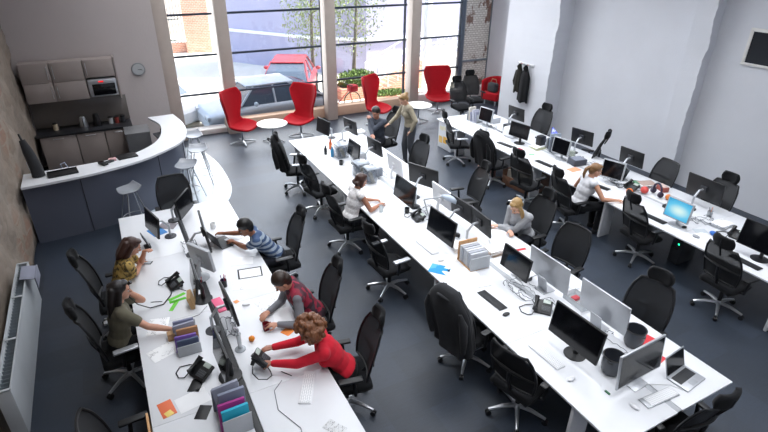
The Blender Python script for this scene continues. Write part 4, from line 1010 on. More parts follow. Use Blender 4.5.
coat_over_chair((3.16, 9.80, 0), -105, 'black coat hung over the office chair at the far left of the middle desk', fabric('black_coat', '1B1C1F'), 1.24, .25, .55)
coat_over_chair((3.30, 3.93, 0), -80, 'charcoal coat draped over the chair in the foreground', coatfab, 1.32, .31, .40)
coat_over_chair((7.08, 8.22, 0), -86, 'black coat draped over the chair beside the brown crate', fabric('black_coat', '1B1C1F'), 1.28, .28, .5)
# ---------------------------------------------------------------- monitors (deg: 90 looks towards -x, -90 towards +x)
MG = 'desk monitors'
for K, x, y, d, lab in (
 (mon_arm, .16, 7.50, 104, 'black monitor on an arm at the far end of the left desk, facing the kitchen'),
 (mon_biga, .79, 6.85, -94, 'dark monitor in front of the man in the striped shirt'),
 (mon_pale, .62, 6.25, -60, 'grey backed monitor between the striped shirt man and the woman in mustard'),
 (mon_foot, .44, 5.72, 88, 'slim monitor beside the brown envelope on the left desk'),
 (mon_arm, .71, 5.06, -88, 'monitor with a pale lower rim in front of the man in the checked gilet'),
 (mon_foot, .44, 4.25, 92, 'bluish edged monitor behind the telephone on the left desk'),
 (mon_arm, .68, 7.95, -120, 'small dark monitor beyond the striped shirt man'),
 (mon_arm, 4.10, 10.62, 100, 'furthest monitor on the left side of the middle desk'),
 (mon_arm, 4.66, 10.38, -82, 'white edged monitor back left of the seated man'),
 (mon_foot, 4.10, 8.98, 90, 'monitor with a light frame before the clear storage tubs'),
 (mon_arm, 4.55, 8.95, -84, 'small monitor directly in front of the seated man'),
 (mon_biga, 3.99, 6.75, 90, 'black monitor facing the woman in the white lace top'),
 (mon_biga, 4.60, 7.15, -68, 'dark monitor back right of the white lace woman, by the upright white screen'),
 (mon_biga, 3.86, 5.45, 92, 'large monitor at the empty place before the blue leaflet'),
 (mon_arm, 4.50, 5.85, -88, 'monitor back left of the blonde woman'),
 (mon_arm, 4.50, 5.36, -94, 'monitor back directly in front of the blonde woman'),
 (mon_arm, 4.22, 4.24, 90, 'black monitor beside the wooden sided file holder'),
 (mon_slim, 4.50, 3.93, -90, 'left silver backed computer on the middle desk'),
 (mon_slim, 4.52, 3.07, -90, 'right silver backed computer on the middle desk'),
 (mon_big, 3.86, 2.86, 92, 'large black monitor in the foreground on a black foot'),
 (mon_slim, 4.13, 2.26, 182, 'silver framed glossy computer at the near end of the middle desk'),
 (mon_white, 4.50, 6.40, -90, 'white backed monitor right of the crossed arms'),
 (mon_white, 4.47, 7.95, -90, 'white backed monitor with a green sheet, right of the storage tubs'),
 (mon_pale, 8.02, 9.78, 100, 'silver framed monitor at the far end of the right desk'),
 (mon_arm, 8.72, 9.50, -86, 'dark monitor back by the white wall, nearest the coats'),
 (mon_foot, 7.90, 8.44, 100, 'dark monitor beside the white box on the right desk'),
 (mon_pale, 8.04, 7.30, 97, 'light framed monitor in front of the blue print panel'),
 (mon_arm, 8.84, 7.50, -80, 'dark monitor back with a white arm near the sideways chair'),
 (mon_pale, 7.98, 5.93, 106, 'light framed monitor in front of the woman in the white vest top'),
 (mon_arm, 8.78, 6.18, -88, 'dark monitor back by the wall left of the rounded mesh chair'),
 (mon_lit, 7.58, 4.30, 92, 'lit monitor showing a blue and white desktop'),
 (mon_biga, 8.60, 4.56, -92, 'dark monitor back with a white arm behind the lit monitor'),
 (mon_big, 7.72, 3.08, 90, 'rightmost black monitor, cut by the edge of the photo')):
    K((x, y, DZ), d, lab, MG)
# keyboards and mice
for K, x, y, d, lab in ((kb_white, 1.15, 3.74, 62, 'white keyboard in the foreground of the left desk'), (kb_white, 3.68, 5.52, 92, 'white keyboard left of the blue leaflet'), (kb_black, 3.72, 4.05, 93, 'black keyboard beside the charcoal coat'),
 (kb_white, 3.62, 2.98, 92, 'white keyboard before the large black foreground monitor'), (kb_alu, 4.20, 2.02, 176, 'slim silver keyboard before the glossy computer'), (kb_black, 7.58, 7.25, 95, 'black keyboard left of the woman in the white vest top'),
 (kb_black, 7.50, 4.62, 92, 'black keyboard under the lit monitor'), (kb_black, 7.50, 3.12, 88, 'black keyboard under the rightmost monitor'), (kb_black, 7.60, 8.50, 98, 'black keyboard before the red notebook'), (kb_white, 7.72, 9.55, 96, 'white keyboard at the far end of the right desk'), (kb_black, 7.70, 5.95, 100, 'black keyboard near the white vest woman'), (kb_white, 4.86, 3.95, -90, 'white keyboard behind the left silver computer')):
    K((x, y, DZ), d, lab, 'keyboards')
for K, x, y, d, lab in ((mouse_w, .95, 5.36, 80, 'pale mouse beyond the gilet man\'s papers'), (mouse_b, 3.69, 3.74, 90, 'black mouse at the end of the black keyboard'), (mouse_w, 3.60, 2.60, 90, 'white mouse by the green stick'), (mouse_w, 4.0-.12, 2.05, 180, 'round white mouse under the glossy computer'),
 (mouse_b, 7.66, 4.18, 90, 'black mouse right of the keyboard under the lit monitor'), (mouse_b, .10, 5.20, -70, 'dark mouse under the hand of the telephoning woman'), (mouse_w, 3.66, 5.12, 90, 'white mouse beside the notebook'), (mouse_w, 4.86, 3.55, -90, 'white mouse between the silver computers')):
    K((x, y, DZ), d, lab, 'mice')
# phones
for x, y, d, lab in ((.24, 6.18, -80, 'black desk telephone by the grey backed monitor'), (.24, 4.42, -60, 'black desk telephone with a looped cord in the foreground'), (4.02, 6.35, -95, 'black desk telephone by the crossed arms'), (4.14, 3.62, -50, 'black desk telephone behind the black keyboard'), (8.10, 3.62, -80, 'black desk telephone between the two rightmost monitors'), (8.45, 8.30, 80, 'black desk telephone by the white wall'), (8.15, 5.60, -90, 'black desk telephone right of the white vest woman')):
    phones((x, y, DZ), d, lab, 'desk telephones')
phones((.80, 4.22, .80), 70, 'black telephone held by the woman in red', 'desk telephones').rotation_euler = (R(18), R(10), R(60))
# laptops
lap((4.67, 2.06, DZ), 6, 'open silver laptop at the corner of the middle desk')
lapdark((1.04, 7.0, DZ), 108, 'open laptop used by the man in the striped shirt')
lapdark((8.30, 6.10, DZ), -120, 'dark laptop standing open behind the white vest woman')
# left desk props
P_ = lambda c: plain('card_'+c, c, .6)
for a in ((.21, 7.80, 20, .21, .28, P_('2F7FC4'), 'blue magazine under the far left monitor'), (.38, 7.92, 60, .2, .26, P_('8F8A90'), 'grey magazine beside the blue one'), (1.16, 6.38, 75, .21, .30, paper, 'white sheets right of the striped shirt man\'s arm'),
          (1.18, 6.04, 80, .24, .32, black, 'black clipboard across from the slim monitor'), (1.18, 6.03, 80, .20, .28, paper, 'white page on the black clipboard'), (1.05, 5.80, 72, .22, .30, sheet, 'printed sheet between clipboard and gilet man'), (1.22, 5.28, 100, .21, .30, sheet, 'printed sheet under the gilet man\'s hand'), (1.28, 4.96, 80, .30, .21, paper, 'white page beside the red mug'),
          (1.22, 5.16, 10, .08, .08, P_('7BE04A'), 'bright green note before the gilet man'), (1.26, 4.66, 30, .15, .12, P_('F08A3C'), 'orange sheet between gilet man and red jumper woman'), (.86, 5.48, 20, .06, .06, P_('F0A060'), 'small orange note near the pale mouse'),
          (.22, 5.92, 20, .22, .05, P_('6FDC3A'), 'uppermost green marker packet'), (.22, 5.84, 5, .20, .05, P_('5FD02E'), 'middle green marker packet'), (.16, 5.74, 60, .20, .05, P_('78E046'), 'lowest green marker packet'),
          (-.06, 5.42, 75, .30, .22, sheet, 'printed pages before the telephoning woman'), (-.06, 4.95, 20, .30, .21, sheet, 'printed white folder at the desk edge'), (.10, 4.10, 100, .21, .30, paper, 'large white sheet beside the orange leaflet'), (-.14, 4.10, 100, .21, .13, P_('E8744A'), 'orange leaflet in the foreground'),
          (.16, 4.28, 60, .17, .12, black, 'black card under the desk telephone'), (.16, 3.90, 60, .17, .12, black, 'black card below the white sheet'), (1.2, 3.16, 30, .12, .2, m_print('tiny_print', 'D8DADC', '55585C', 40, .4), 'small printed card at the bottom of the left desk')):
    flat('card' if a[3] < .18 else 'sheet', a[6], 'paper', a[0], a[1], a[2], a[3], a[4], a[5], DZ+(.003 if 'page on' in a[6] else 0), .003)
flat('sticky_note', 'yellow sticky note on the orange leaflet', 'note', -.13, 4.03, 25, .07, .07, P_('F2D878'), DZ+.003, .002)
cl = thing('smartphone', 'dark phone under the hand of the woman in mustard', 'phone', (-.03, 6.93, DZ), R(60)); MB().rbox((0, 0, .005), (.075, .15, .009), .003).build('body', dgrey, cl); MB().box((0, 0, .0102), (.066, .13, .0008)).build('screen', lgrey, cl)
t = thing('tablet', 'black tablet on a stand beside the magazines', 'tablet', (.02, 7.38, DZ), R(95)); MB().rbox((0, 0, .11), (.17, .012, .22), .004, (R(-20), 0, 0)).build('body', black, t); MB().box((0, .0075, .113), (.15, .001, .2), (R(-20), 0, 0)).build('screen', screen, t); MB().rbox((0, -.01, .01), (.12, .09, .02), .005).build('foot', dgrey, t)
t = thing('envelope_box', 'brown envelope standing against the slim monitor', 'envelope', (.36, 5.66, DZ), R(80)); MB().rbox((0, 0, .085), (.20, .05, .17), .006, (R(-12), 0, 0)).build('envelope', P_('C4A070'), t); MB().box((0, .028, .12), (.18, .002, .05), (R(-12), 0, 0)).build('flap', P_('B08E60'), t)
file_rack((.20, 4.98, DZ), 88, 'rack of blue, purple and brown folders on the left desk', ['4A5570', '7656A8', '8C7AB8', 'B08058', '8D90A8', '9A9DB0', 'A4A6B4', '8084A0'], .44, .24, .17)
file_rack((.40, 3.70, DZ), 92, 'rack of turquoise, magenta and grey folders in the foreground', ['1FA7C4', 'A02A80', '2C64A8', '7E8498', '8A8EA0', '9498A8', '7A7E90'], .42, .26, .27)
t = thing('card_box', 'small cardboard box in front of the purple folders', 'box', (.06, 5.12, DZ)); MB().rbox((0, 0, .045), (.10, .08, .09), .004).build('carton', P_('B8946C'), t); MB().box((0, 0, .0915), (.02, .08, .002)).build('tape', P_('9A7850'), t)
mug_red((1.04, 4.80, DZ), 20, 'dark red mug held by the man in the gilet'); mug_white((1.0, 7.52, DZ), 60, 'white cup in front of the striped shirt man')
o = tag(MB().ell((0, 0, .034), (.035, .035, .034)).build('orange', plain('orange_peel', 'E88A1E', .5, bump=.3)), 'orange fruit on the left desk near the red mug', 'fruit'); o.location = (.84, 4.68, DZ); MB().cone((0, 0, .066), (0, 0, .071), .004, n=6).build('stem', P_('4A5A2A'), o)
t = thing('glass_vase', 'clear glass stand between folders and orange', 'stand', (.69, 4.60, DZ)); MB().lathe([(0, 0), (.06, 0), (.06, .01), (.02, .02), (.025, .2), (.03, .22), (.02, .22), (0, .21)], 20).build('stand_body', m_clear('frosted_cup', 'B8BEC2', .6), t); MB().tube([(0, 0, .2), (0, -.02, .3), (-.05, -.02, .34)], .012, 7).build('stem', alu, t)
pen_pot(.80, 5.88, 'pot of red and purple pens between the two rows of monitors', ['C02040', '5A3A90', '2A3A80', 'D04060'])
pen_pot(.52, 5.98, 'pen pot behind the slim monitor', ['C03040', '303840', '8090A0'])
o = tag(MB().rbox((0, 0, .01), (.12, .3, .02), .008).build('pink_pouch', P_('F06A90')), 'pink pouch in the channel behind the gilet man\'s monitor', 'pouch'); o.location = (.66, 5.50, DZ); o.rotation_euler = (0, 0, R(8))
for a in ((-.02, 5.92, 70, 'pen lying near the green markers'), (.30, 6.05, 40, 'marker at the foot of the brown envelope'), (1.02, 4.02, 35, 'pen beside the red sleeve'), (1.12, 6.90, 20, 'pen right of the striped shirt man\'s laptop'), (.95, 4.45, 100, 'black pen by the telephone in the red woman\'s hands')): pen(*a)
heap_of_cables(.58, 6.7, 'tangled leads between monitors at the far left desk', 3, L=.55, W=.10); heap_of_cables(.66, 5.25, 'tangled leads behind the gilet man\'s monitor', 5, L=.4, W=.08)
cord([(.95, 3.95, DZ+.004), (.84, 3.85, DZ+.005), (.80, 3.6, DZ+.005), (.92, 3.3, DZ+.005), (.88, 3.05, DZ+.005)], 'thin grey lead curling across the near left desk'); cord([(.14, 5.28, DZ+.02), (.24, 5.40, DZ+.005), (.40, 5.42, DZ+.005), (.52, 5.55, DZ+.005)], 'mouse lead running to the channel on the left desk', cable, .003)
cord([(-.30, 5.66, 1.10), (-.22, 5.72, .90), (-.10, 5.80, DZ+.02), (.05, 5.82, DZ+.01), (.16, 5.98, DZ+.01), (.20, 6.10, DZ+.03)], 'black cord from the telephoning woman\'s handset to her desk telephone', bcable, .007)
# middle desk props
for a in ((3.60, 6.10, 80, .21, .30, paper, 'blank sheet beyond the white keyboard on the middle desk'), (3.75, 6.45, 95, .12, .18, sheet, 'small printed note near the white lace woman'), (3.74, 5.12, 80, .21, .28, P_('E6E4E0'), 'closed white notebook beside the blue leaflet'), (3.52, 4.94, 40, .22, .28, m_floral('blue_leaflet_print', ['2E8FD0', '58A8DC', '2E8FD0', 'D8ECF6'], 11), 'blue patterned leaflet at the edge of the middle desk'),
          (3.76, 4.72, 82, .28, .36, sheet, 'white printed magazine between blue leaflet and coat'), (4.85, 4.85, 80, .05, .22, P_('C83038'), 'red folder edge by the blonde woman'), (4.80, 2.62, 100, .16, .26, P_('D83840'), 'red leaflet left of the silver laptop'), (4.66, 2.36, 100, .05, .2, P_('D83840'), 'red strip between laptop and glossy computer'), (4.92, 5.45, 70, .21, .30, paper, 'white page under the blonde woman\'s hands'), (4.82, 5.62, 110, .21, .29, sheet, 'printed page left of the blonde woman\'s hands'),
          (3.56, 7.9, 92, .21, .29, paper, 'white sheet before the clear storage tubs'), (3.70, 9.7, 100, .3, .4, sheet, 'large printed sheet at the far end of the middle desk'), (4.80, 9.3, 96, .42, .13, P_('D8DADC'), 'pale keyboard shaped board before the seated man')):
    flat('sheet', a[6], 'paper', a[0], a[1], a[2], a[3], a[4], a[5], DZ, .003)
t = thing('file_holder', 'wooden sided file holder packed with papers on the middle desk', 'file holder', (4.02, 4.86, DZ), R(86)); beech = m_wood('light_beech', 'B98A5C', 'D2A676')
MB().rbox((.17, 0, .15), (.02, .30, .30), .004).build('side_panel', beech, t); MB().rbox((-.17, 0, .1), (.02, .30, .2), .004).build('side_panel', lgrey, t); MB().rbox((0, 0, .008), (.36, .3, .016), .003).build('bottom', beech, t)
for i in range(6): MB().rbox((-.13+i*.052, 0, .13), (.036, .27, .24), .003, (0, R(3), 0)).build('file', plain('file_%d' % (i % 3), ('C8CBD2', 'AEB2BC', 'D8DADE')[i % 3], .6), t)
paper_stack(4.50, 4.95, 85, 'heap of magazines with brown spines behind the file holder', 14, mats=[P_('C8B8A8'), paper, P_('A88E78')])
paper_stack(4.72, 5.12, 60, 'loose crumpled white papers beside the blonde woman', 9); paper_stack(4.12, 5.28, 80, 'white folders leaning behind the large middle monitor', 12, .24, .3)
paper_stack(4.48, 4.32+.0, 100, 'white documents between the silver computer backs', 5); paper_stack(5.0, 10.7, 90, 'white papers before the seated man', 8)
paper_stack(3.80, 4.42+.0, 84, 'open brochure next to the black keyboard', 3, .2, .26)
pots((4.06, 2.50, DZ), 20, 'smoky waste pot left of the glossy computer'); pots((4.62, 2.68, DZ), 80, 'smoky waste pot behind the glossy computer'); pots((4.03, 8.62, DZ), 10, 'dark pot among the clear tubs')
t = thing('wire_basket', 'clear plastic tray with a red packet by the right silver computer', 'tray', (4.66, 3.52, DZ), R(88)); cb = m_clear('tray_plastic', 'D0D6DA', .5)
for c_, d_ in (((0, 0, .004), (.34, .2, .008)), ((0, .1, .04), (.34, .006, .08)), ((0, -.1, .04), (.34, .006, .08)), ((.17, 0, .04), (.006, .2, .08)), ((-.17, 0, .04), (.006, .2, .08))): MB().rbox(c_, d_, .002).build('side', cb, t)
o = tag(MB().rbox((0, 0, .02), (.10, .07, .04), .005).build('packet', P_('C0404A')), 'red packet lying in the clear plastic tray', 'packet'); o.location = (4.66, 3.58, DZ+.01)
o = tag(MB().rbox((0, 0, .008), (.02, .06, .014), .003).build('memory_stick', P_('2E6E4A')), 'tiny green memory stick alone on the white desk', 'memory stick'); o.location = (3.79, 2.30, DZ)
glasses((3.60, 6.84, DZ), 0, 'water glass before the white lace woman'); mug_black((3.97, 6.62, DZ+.0), 40, 'black mug at the foot of the white lace woman\'s monitor'); mug_black((3.84, 9.05, DZ), 10, 'black mug beside the light framed monitor')
bottle(3.86, 9.55, 'blue bottle at the far end of the middle desk', '3E8FC0', 'E8E8E8', .24); bottle(4.00, 9.98, 'orange capped bottle left of the clear tubs', 'D0622E', 'E87A3A', .22); bottle(3.78, 9.60+.12, 'black bottle beside the blue bottle', '202226', '202226', .2)
for i, (x, y, lab) in enumerate(((4.02, 9.45, 'far clear storage tub on the middle desk'), (3.95, 8.35, 'near clear storage tub behind the white lace woman'), (3.98, 8.02, 'small clear storage tub next to the near one'))):
    t = thing('storage_tub', lab, 'tub', (x, y, DZ), 0, 'clear tubs'); w = .15-.03*(i == 2)
    MB().rbox((0, 0, .14), (w*1.7, w*1.9, .28), .03).build('tub_body', m_clear('tub_plastic', '868E98', .5), t); MB().rbox((0, 0, .29), (w*1.8, w*2.0, .025), .01).build('lid', m_clear('tub_lid', 'A9B0B8', .6), t)
    for k in range(4): MB().rbox((w*.4*math.cos(k*1.6), w*.4*math.sin(k*1.6), .11), (.07, .08, .19), .01, (0, .1*k, k)).build('content', plain('tub_item_%d' % k, ('8A90A0', 'C8CCD0', '5E6470', '9A8F70')[k], .5), t)
heap_of_cables(4.32, 6.35, 'tangled leads and adaptors among the crossed arms', 11, L=.5); heap_of_cables(4.22, 3.95, 'white leads behind the black monitor on the middle desk', 12, L=.35, W=.16); heap_of_cables(4.30, 8.6, 'dark leads between the far middle monitors', 13, L=.6); heap_of_cables(4.35, 2.65, 'white leads behind the glossy computer', 14, L=.3, W=.2)
cord([(4.20, 2.22, DZ+.004), (4.45, 2.08, DZ+.004), (4.50, 1.98, DZ+.004), (4.62, 2.05, DZ+.006)], 'white charging lead from laptop to glossy computer', wplast)
t = thing('desk_lamp', 'folded silver task lamp lying over the spine of the middle desk', 'lamp', (4.20, 6.30, DZ)); MB().lathe([(0, 0), (.08, 0), (.08, .015), (0, .02)], 20).build('base', alu, t); MB().tube([(0, 0, .02), (-.05, .1, .3)], .012).tube([(-.05, .1, .3), (.16, -.15, .42)], .012).build('arm', alu, t); MB().tube([(.14, -.12, .42), (.20, -.20, .41), (.30, -.32, .38)], [.02, .05, .055], 12).build('shade', plain('pale_blue_shade', 'B9C6D6', .3), t)
t = thing('envelope_stack', 'green sheet propped on the white backed monitor', 'sheet', (4.56, 7.98, DZ), R(-90)); MB().rbox((0, .03, .125), (.24, .008, .24), .002, (R(8), 0, 0)).build('sheet', P_('9CCFC4'), t)
def box_item(name, cat, lab, x, y, deg, w, d, h, c, top=None, z=DZ):
    t = thing(name, lab, cat, (x, y, z), R(deg)); MB().rbox((0, 0, h/2), (w, d, h), .006).build('body', P_(c), t); MB().rbox((0, 0, h+.004), (w*.86, d*.8, .008), .002).build('top_panel', P_(top or 'D8DADE'), t); return t
for a in (('docking_station', 'dock', 'black dock under the monitor of the white lace woman', 4.20, 6.80, 80, .28, .1, .05, '25272B', '3A3D42'), ('tissue_box', 'box', 'pale blue tissue box at the foot of the white lace woman\'s monitor', 4.30, 7.35, 20, .22, .12, .09, 'A9BCD0', 'E8ECF0'),
          ('card_file', 'box', 'grey card file between the clear tubs', 4.22, 8.30, 10, .20, .26, .16, '8A909A', 'B4B8C0'), ('network_box', 'device', 'small black network box beyond the clear tubs', 4.25, 9.75, 0, .18, .14, .06, '1E2024', '33363A'), ('document_box', 'box', 'white document box before the far light framed monitor', 4.32, 9.25, 5, .24, .3, .14, 'D4D7DC', 'AEB4BC'),
          ('hole_punch', 'hole punch', 'dark hole punch at the end of the middle desk spine', 4.28, 10.15, 60, .12, .1, .06, '2A2C30', '55585E'), ('book', 'book', 'thick dark book under the crossed arms', 4.30, 5.95, 70, .18, .25, .05, '454A58', '60667A'), ('stapler', 'stapler', 'dark stapler between large monitor and blonde woman', 4.24, 5.62, 30, .05, .16, .05, '1C1D21', '2E3035'),
          ('charger', 'charger', 'black charging brick behind the black foreground monitor', 4.25, 3.25, 40, .07, .14, .035, '1A1B1E', '2A2B2F'), ('label_printer', 'printer', 'dark label printer beside the rounded white machine', 8.32, 9.25, 90, .2, .22, .16, '303338', '4A4E55'), ('card_file', 'box', 'pale card file by the far silver framed monitor', 8.45, 10.0, 85, .3, .22, .12, 'C8CCD4', 'E4E6EA'),
          ('speaker', 'speaker', 'black speaker left of the blue print panel', 8.20, 8.05, 95, .14, .16, .26, '1C1E22', '2C2F34'), ('document_box', 'box', 'dark document box in front of the disc spindle', 8.18, 6.95, 80, .24, .3, .12, '444954', '8A90A0'), ('tissue_box', 'box', 'reddish box among brochures by the rounded mesh chair', 8.62, 5.30, 70, .22, .12, .09, 'A85A50', 'D8C0B8'),
          ('book', 'book', 'green book behind the coral red ball', 8.42, 5.62, 40, .18, .25, .06, '3F6A50', '5A8A6C'), ('docking_station', 'dock', 'black dock behind the lit monitor', 8.05, 4.70, 90, .28, .1, .05, '1F2125', '34373C'), ('document_box', 'box', 'grey box beside the last telephone on the right desk', 8.45, 3.50, 88, .24, .3, .12, '6E747E', 'A4AAB4'), ('card_file', 'box', 'dark card file at the right edge of the photo behind the last monitor', 8.35, 2.95, 90, .24, .26, .14, '50545C', '7A808A')):
    box_item(*a)
# right desk props
file_rack((8.05, 10.25, DZ), 100, 'rack of grey folders at the far end of the right desk', ['9A9DB0', 'B4B6C4', '8A8EA0', 'C8C2B8'], .34, .24, .27)
file_rack((8.30, 7.72, DZ), 70, 'dark and grey folders before the blue print panel', ['2A2D33', '565C68', '7A8290', '9AA6B4', '444A56'], .36, .26, .30)
t = thing('print_panel', 'upright panel printed with deep blue shapes by the white wall', 'panel', (8.55, 8.02, DZ), R(60)); MB().rbox((0, 0, .2), (.44, .02, .30), .004).build('panel', m_floral('blue_abstract_print', ['2E2FA8', '3A44C8', '5A6AD8', 'C8D0F0', '2A2A90'], 9), t); MB().rbox((0, 0, .025), (.3, .08, .05), .006).build('foot', lgrey, t)
t = thing('white_printer', 'rounded white machine on the far part of the right desk', 'printer', (8.12, 8.92, DZ), R(95)); MB().rbox((0, 0, .11), (.32, .30, .22), .05, seg=4).build('housing', wplast, t); MB().tube([(.05*math.cos(a*PI/8), -.155, .12+.05*math.sin(a*PI/8)) for a in range(17)], .014, 8).build('ring', black, t); MB().cone((0, -.15, .12), (0, -.156, .12), .045, n=20).build('dial', dgrey, t)
t = thing('disc_spindle', 'clear spindle of discs beside the light framed monitor', 'discs', (8.42, 7.32, DZ)); MB().lathe([(0, 0), (.075, 0), (.075, .012), (0, .012)], 24).build('base', black, t); MB().lathe([(.0, .014), (.06, .014), (.06, .11), (0, .11)], 24).build('discs', plain('disc_stack', 'B8C0A8', .15, .4), t); MB().lathe([(.07, .012), (.07, .15), (.02, .17), (0, .17)], 24).build('cover', m_clear('spindle_cover', 'D8E2E4', .25), t)
for a in ((7.66, 8.15, 95, .12, .2, P_('C02848'), 'red notebook right of the black keyboard'), (7.72, 7.78, 60, .1, .12, P_('8FD0A0'), 'pale green note on the right desk'), (7.9, 6.75, 90, .18, .25, P_('E8A27C'), 'orange toned sheet left of the white vest woman'), (7.62, 6.5, 80, .21, .29, paper, 'white sheet at the white vest woman\'s elbow'), (7.46, 5.22, 95, .30, .21, sheet, 'printed paper under the white vest woman\'s hand'), (7.62, 3.88, 80, .21, .3, paper, 'white sheet right of the black mouse'), (7.8, 4.0, 60, .12, .2, P_('C8D0D6'), 'pale card beside the grey oval'), (7.75, 5.35, 100, .21, .28, sheet, 'printed paper near the orange ball'), (7.6, 9.15, 95, .21, .28, paper, 'white sheet between the two far keyboards')):
    flat('sheet', a[6], 'paper', a[0], a[1], a[2], a[3], a[4], a[5], DZ, .003)
def ball(x, y, r, c, lab, cat='ball'):
    o = tag(MB().ell((0, 0, r*.95), (r, r, r*.95)).build('ball' if cat == 'ball' else 'pouch', plain('ball_'+c, c, .5)), lab, cat); o.location = (x, y, DZ); MB().tube([(r*.7, 0, r), (r*1.1, 0, r*1.1), (r*.7, 0, r*1.5)], .006, 6).build('loop', plain('ball_'+c, c, .5), o)
ball(7.92, 5.45, .06, 'F07A2E', 'orange ball on the right desk'); ball(8.20, 5.36, .07, 'D8504A', 'coral red ball right of the orange one'); ball(8.35, 4.98, .055, 'E0823A', 'orange brown ball near the purple headphones'); 
o = tag(MB().ell((0, 0, .02), (.04, .06, .02)).build('eraser', P_('9A9DA2')), 'grey oval object near the desk edge', 'pad'); o.location = (7.54, 3.90, DZ); o = tag(MB().ell((0, 0, .03), (.05, .07, .03)).build('tape_dispenser', P_('2A6AC0')), 'blue tape dispenser right of the lit monitor', 'dispenser'); o.location = (7.86, 3.82, DZ)
t = thing('headphones', 'large purple black headphones standing on the right desk', 'headphones', (8.30, 5.18, DZ), R(70)); MB().tube([(.11*math.cos(a*PI/12), 0, .12+.12*math.sin(a*PI/12)) for a in range(-2, 15)], .018, 8).build('headband', plain('purple_black', '2C2440', .4), t)
for q in (-1, 1): MB().cone((q*.085, 0, .07), (q*.125, 0, .07), .05, n=18).build('ear_cup', plain('purple_black', '2C2440', .4), t)
pen_pot(8.40, 4.25, 'pen pot with an orange tag behind the lit monitor', ['E07A3A', '8A8E94', 'D8DADC'], body=lgrey); pen_pot(8.3, 8.62, 'pen pot beside the rounded white machine', ['303840', 'C04040', '2A7AC0'])
heap_of_cables(8.22, 5.75, 'tangled leads behind the white vest woman\'s monitor', 21, L=.4, W=.2); heap_of_cables(8.15, 4.45, 'tangled leads and clips behind the lit monitor', 22, L=.4, W=.2); heap_of_cables(8.15, 9.4, 'leads at the far end of the right desk', 23, L=.3, W=.1); heap_of_cables(8.4, 6.85, 'white leads around the disc spindle', 24, L=.3, W=.15)
paper_stack(8.50, 5.55, 70, 'untidy stack of brochures before the rounded mesh chair', 12, mats=[P_('C8CBD0'), sheet, P_('B09A90')]); paper_stack(8.28, 3.95, 95, 'grey papers stacked left of the last telephone', 8, mats=[P_('B8BCC4'), sheet]); paper_stack(8.55, 9.0, 80, 'white papers before the chair nearest the coats', 6); paper_stack(8.1, 7.9+.12, 90, 'box of forms with a yellow top by the dark folders', 10, mats=[P_('D8DCA0'), paper])
mug_white((7.75, 9.1+.32, DZ), 10, 'white cup at the far end of the right desk'); mug_white((8.22, 6.75+.35, DZ), 70, 'white cup near the disc spindle')

# ---------------------------------------------------------------- people
def W(loc, deg, pts):
    a = R(-deg); out = []
    for x, y, z in pts: dx, dy = x-loc[0], y-loc[1]; out.append((dx*math.cos(a)-dy*math.sin(a), dx*math.sin(a)+dy*math.cos(a), z-loc[2]))
    return out
navy = fabric('dark_trouser_cloth', '23252D'); jean = fabric('blue_jeans', '3A465C'); blk = fabric('black_trouser_cloth', '17181C')
L_ = (-.43, 6.60, 0); person('woman with brown hair in a mustard floral top, looking down at a phone', L_, -88, 'C08A70', m_floral('mustard_floral', ['8A7038', 'A88A48', '5E5030', 'B89A58', '4A3E2A'], 26), blk, '4A2A20', 'fall', 22, 0, (-28, 0, -4), W(L_, -88, [(-.02, 6.74, 1.02), (-.10, 6.86, .79)]), sleeve='short', female=True, poles=[(-.3, .6, -1), (.5, -.2, -.8)])
L_ = (-.48, 5.53, 0); person('dark haired woman in an olive top holding a telephone to her ear', L_, -82, 'C9957C', fabric('olive_grey_top', '6E6A5A'), blk, '1E1614', 'long', 10, 0, (-6, 0, -6), W(L_, -82, [(-.30, 5.70, 1.14), (.10, 5.20, .785)]), sleeve='short', female=True, poles=[(-.2, .7, -1), (.5, -.2, -.6)], palm=[(0, -1, 0), (0, 0, -1)])
h = tag(MB().tube([(0, .02, .10), (0, 0, .05), (0, 0, -.05), (0, .02, -.10)], [.024, .014, .014, .024], 10).build('telephone_handset', black), 'black handset held at the ear of the telephoning woman', 'handset'); h.location = (-.30, 5.66, 1.20); h.rotation_euler = (R(-30), R(20), R(-82)); 
L_ = (1.70, 6.52, 0); person('bearded man in a blue grey striped T-shirt reaching to his laptop', L_, 82, '8A5A42', m_stripes('blue_grey_stripes', '33486A', '8C98A6', 4.6), navy, '15110F', 'crop', 38, 0, (-22, 0, 6), W(L_, 82, [(1.16, 6.84, .80), (1.08, 7.16, .80)]), sleeve='short')
L_ = (1.70, 5.00, 0); person('man with brown hair in a dark red checked gilet over grey sleeves', L_, 84, 'C08A70', fabric('grey_sleeve_knit', '7E8086'), navy, '3A2A20', 'crop', 30, 0, (-38, 0, 8), W(L_, 84, [(1.16, 4.74, .80), (1.14, 5.04, .78)]), vest=m_floral('red_checked_gilet', ['7A1E30', '4A2430', '8E2038', '3A2A34'], 14))
L_ = (1.66, 3.94, 0); person('curly haired woman in a red jumper holding a black telephone', L_, 74, 'A8705A', fabric('bright_red_jumper', 'D22638'), blk, '8A5634', 'curls', 32, 0, (-28, 0, 4), W(L_, 74, [(.90, 4.12, .84), (.98, 4.34, .85)]), female=True, holdcurl=(45, 45))
L_ = (3.16, 7.12, 0); person('short haired woman in a white lace top typing at the middle desk', L_, -88, 'B07A60', m_floral('white_lace', ['E6E4E4', 'D8D4D4', 'F0EEEE'], 60), navy, '4A2C22', 'bob', 16, 0, (-20, 0, 0), W(L_, -88, [(3.64, 7.22, .78), (3.66, 7.00, .78)]), sleeve='none', female=True)
